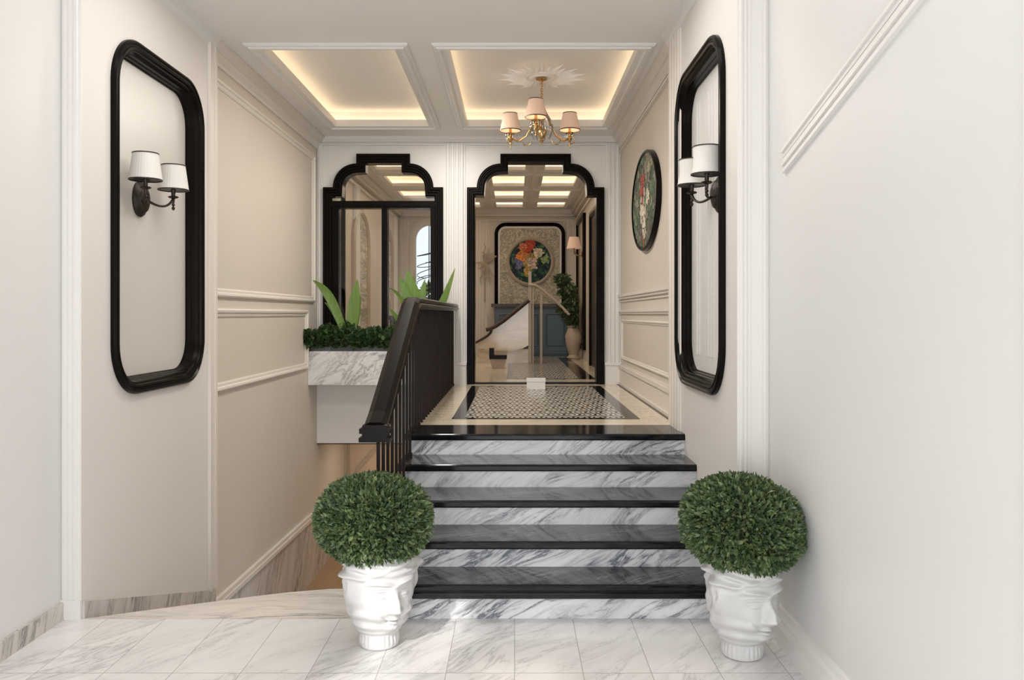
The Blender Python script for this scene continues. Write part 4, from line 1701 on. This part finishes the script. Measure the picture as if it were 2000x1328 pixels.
o = mb.build('ring', M['tan'], None, True)
parent_at(o, r)

# blue cabinet with ledge
r = empty('blue_cabinet', (0.35, 15.7, ZL), 'blue-grey panelled cabinet under the far framed relief', 'cabinet')
mb = MB()
mb.box(-0.38, 1.02, 15.45, YE - 0.09, ZL + 0.06, 1.70)
mb.box(-0.36, 1.0, 15.50, YE - 0.09, ZL, ZL + 0.06)
parent_at(mb.build('body', M['blue']), r)
mb = MB()
mb.box(-0.44, 1.08, 15.38, YE - 0.09, 1.70, 1.76)
parent_at(mb.build('ledge', M['darkwood']), r)
for a, b in ((-0.34, 0.08), (0.12, 0.50), (0.53, 0.99)):
    mb = MB()
    mb.box(a, b, 15.43, 15.45, ZL + 0.12, 1.66)
    sweep(mb, rect(a + 0.05, b - 0.05, ZL + 0.2, 1.58), [(0, 0), (0, 0.012), (0.015, 0.02), (0.03, 0.008), (0.03, 0)], on_back(15.43), True)
    parent_at(mb.build('door', M['blue']), r)

# reflected stair, built as a swooping marble side with two rails and posts
r = empty('curved_balustrade', (-0.3, 13.6, ZL), 'reflected stair modelled as a curved marble side with sweeping rails and slim pale posts in the far room', 'balustrade')
YS = 13.4


def S_(px, py, Y=YS):
    return at(px, py, Y)


low = [(931, 668), (941, 661), (951, 652), (958, 645)] + [(972, 638), (988, 627), (1004, 614), (1020, 601), (1033, 590)]
bot = [(1033, 674), (1020, 681), (1000, 684), (975, 685), (950, 684), (937, 680)]
pts = [S_(*p) for p in low + bot]
mb = MB()
n = len(pts)
mb.add([p for p in pts] + [(p[0], p[1] + 0.5, p[2]) for p in pts], [tuple(range(n))[::-1], tuple(range(n, 2 * n))] + [(i, (i + 1) % n, n + (i + 1) % n, n + i) for i in range(n)])
parent_at(mb.build('stair_side', M['cream']), r)
mb = MB()
mb.box(S_(960, 0)[0], S_(1033, 0)[0], YS + 0.06, YS + 0.48, ZL, S_(0, 682)[2])
mb.box(S_(934, 0)[0], S_(960, 0)[0], YS + 0.06, YS + 0.48, ZL, S_(0, 684)[2])
parent_at(mb.build('plinth', M['cream']), r)
mb = MB()
mb.tube([S_(px, py, YS - 0.02) for px, py in [(928, 670), (940, 663), (952, 656), (958, 650), (960, 644)]], 0.02, 8)
parent_at(mb.build('lower_rim', M['darkwood'], None, True), r)
mb = MB()
P = [(949, 644), (957, 642), (968, 637), (984, 626), (1000, 613), (1016, 600), (1033, 586)]
mb.tube([S_(px, py, YS - 0.05) for px, py in P], 0.035, 10)
parent_at(mb.build('handrail', M['darkwood'], None, True), r)
mb = MB()
P = [(1033, 556), (1045, 557), (1056, 563), (1070, 575), (1085, 588), (1100, 602), (1112, 615)]
mb.tube([S_(px, py, YS - 0.05) for px, py in P], 0.022, 10)
parent_at(mb.build('handrail', M['tan'], None, True), r)
for px, top, w in ((1035, 530, 0.025), (1057, 566, 0.018), (1041, 560, 0.012)):
    x, _, z = S_(px, top)
    mb = MB()
    mb.box(x - w, x + w, YS - 0.02, YS + 0.03, ZL, z)
    parent_at(mb.build('post', M['tan']), r)

# trailing plant in a vase
r = empty('vase_plant', (at(1120, 0, 14.6)[0], 14.6, ZL), 'leafy green plant trailing over a tall stone vase by the far right wall', 'potted plant')
mb = MB()
mb.lathe([(0.10, 0), (0.12, 0.03), (0.08, 0.08), (0.13, 0.25), (0.15, 0.42), (0.10, 0.55), (0.12, 0.60), (0.10, 0.60)], (0, 0, 0), 28)
mb.build('vase', M['tan'], r, True)
mb = MB()
rnd = random.Random(9)
sm = []
for cx_, cz_, rr, k in ((1098, 546, 0.13, 260), (1108, 566, 0.16, 320), (1120, 590, 0.20, 420), (1122, 612, 0.22, 460), (1128, 630, 0.16, 300), (1106, 604, 0.16, 240), (1132, 655, 0.09, 120)):
    x, _, z = at(cx_, cz_, 14.6)
    for i in range(k):
        d = Vector((rnd.gauss(0, 1), rnd.gauss(0, 1), rnd.gauss(0, 1))).normalized()
        p = Vector((x - r.location.x, 0, z - ZL)) + d * rr * rnd.uniform(0.5, 1)
        p.x = min(p.x, XR2 - 0.12 - r.location.x)
        sm.append((p, (d.x, d.y, -0.3)))
leaves(mb, sm, 0.075, rnd, 0.3, 0.4)
mb.v = [(min(p[0], XR2 - 0.075 - r.location.x), p[1], p[2]) for p in mb.v]
mb.build('foliage', M['ivy'], r, False, False)

# right wall of the far room: mirror, sconce, dark door
r = empty('framed_wall_mirror', (XR2, 14.75, 1.3), 'tall narrow gilt mirror in a dark frame on the far room right wall', 'mirror')
mb = MB()
sweep(mb, rect(14.0, 15.5, 0.95, 3.30), [(0, 0), (0, 0.05), (0.05, 0.06), (0.09, 0.03), (0.09, 0)], on_right(XR2), True)
parent_at(mb.build('frame', M['black']), r)
mb = MB()
mb_box(mb, on_right(XR2), 14.07, 15.43, 1.02, 3.23, 0.001, 0.02)
parent_at(mb.build('mirror_plate', M['cream']), r)
r = empty('wall_sconce', (XR2 - 0.06, 14.2, 2.6), 'small gilt wall lamp with a cream shade in the far room', 'wall lamp')
mb = MB()
mb.tube([(0.04, 0, 0), (-0.05, 0, -0.03), (-0.12, 0, 0.02), (-0.13, 0, 0.12)], 0.014, 8)
mb.lathe([(0.05, -0.02), (0.05, 0.0), (0.02, 0.02)], (0.02, 0, 0), 16, 'X')
mb.build('arm', M['gold'], r, True)
mb = MB()
mb.lathe([(0.13, 0.10), (0.08, 0.30)], (-0.13, 0, 0), 32, cap=False)
mb.build('lamp_shade', M['shade_pink'], r, True, False)
mb = MB()
sweep(mb, [(11.75, ZL), (11.75, 3.15), (12.85, 3.15), (12.85, ZL)][::-1], [(0, 0), (0, 0.05), (0.06, 0.06), (0.10, 0.03), (0.10, 0)], on_right(XR2), False)
d2 = struct(mb.build('door_2', M['black']))
mb = MB()
mb_box(mb, on_right(XR2), 11.84, 12.76, ZL, 3.07, 0.0, 0.02)
mb.build('door_leaf', M['darkwood'], d2)

# black pedestal stool
r = empty('black_pedestal', (at(973, 0, 12.2)[0], 12.2, ZL), 'small black pedestal stool on the far room floor left of the mosaic', 'stool')
mb = MB()
mb.prism([(-0.09, 0), (0.09, 0), (0.12, 0.14), (-0.12, 0.14)], lambda p: (p[0], -0.1, p[1]), lambda p: (p[0], 0.1, p[1]))
mb.build('base', M['tan'], r)
mb = MB()
mb.box(-0.13, 0.13, -0.12, 0.12, 0.14, 0.20)
mb.box(-0.13, -0.06, -0.12, 0.12, 0.20, 0.30)
mb.build('seat', M['black'], r)

# two pointed ornamental panels on the far room left wall
for yy, h, lab in ((12.0, 0.62, 'nearer pointed gilt relief panel on the far room left wall'), (14.55, 0.5, 'farther pointed gilt relief panel on the far room left wall')):
    r = empty('gilt_relief_panel', (XL2, yy, 1.3), lab, 'wall art')
    P = [(yy - h, 1.25), (yy + h, 1.25), (yy + h, 2.6)] + [(yy + h * math.cos(a), 2.6 + 0.5 * math.sin(a)) for a in [PI * i / 14 for i in range(1, 14)]] + [(yy - h, 2.6)]
    mb = MB()
    sweep(mb, P, [(0, 0), (0, 0.04), (0.05, 0.06), (0.09, 0.03), (0.09, 0)], on_left(XL2), True)
    parent_at(mb.build('frame', M['tan']), r)
    mb = MB()
    holed(mb, offset(P, 0.08, True), [], on_left(XL2), 0.001, 0.02)
    parent_at(mb.build('relief', M['relief']), r)
# console with a gilt bowl below
r = empty('console_table', (-1.5, 12.6, ZL), 'dark wooden console table behind the window in the far room', 'table')
mb = MB()
mb.box(-0.42, 0.55, -0.2, 0.2, 0.72, 0.78)
mb.build('tabletop', M['darkwood'], r)
for sx in (-0.37, 0.50):
    for sy in (-0.15, 0.15):
        mb = MB()
        mb.box(sx - 0.025, sx + 0.025, sy - 0.025, sy + 0.025, 0, 0.72)
        mb.build('leg', M['darkwood'], r)
mb = MB()
mb.lathe([(0.06, 0), (0.04, 0.03), (0.10, 0.08), (0.2, 0.16), (0.21, 0.19), (0.19, 0.17), (0.09, 0.09), (0.001, 0.07)], (0, 0, 0), 28, cap=False)
o = mb.build('bowl', M['gold'], None, True)
o.location = (-1.55, 12.6, ZL + 0.781)
tag(o, 'wide gilt bowl standing on the console table in the far room', 'bowl')
# leafless silver branch lamp on the far wall left side
r = empty('branch_ornament', (-0.58, YE - 0.03, 2.0), 'spreading grey branch ornament on the far wall left of the framed relief', 'wall art')
mb = MB()
rnd = random.Random(21)
for k in range(26):
    a = rnd.uniform(0, 2 * PI)
    L = rnd.uniform(0.18, 0.42)
    P = [(0, -0.04, 0.55)]
    for i in range(1, 6):
        t = i / 5
        P.append((math.cos(a) * L * t * 0.62 + rnd.uniform(-.03, .03), -0.05 - 0.05 * t, 0.55 + math.sin(a) * L * t + rnd.uniform(-.03, .03)))
    mb.tube(P, [0.014, 0.012, 0.011, 0.01, 0.009, 0.008], 5)
mb.tube([(0, -0.04, -0.2), (0, -0.05, 0.55)], 0.014, 6)
mb.build('branches', M['tan'], r, True)
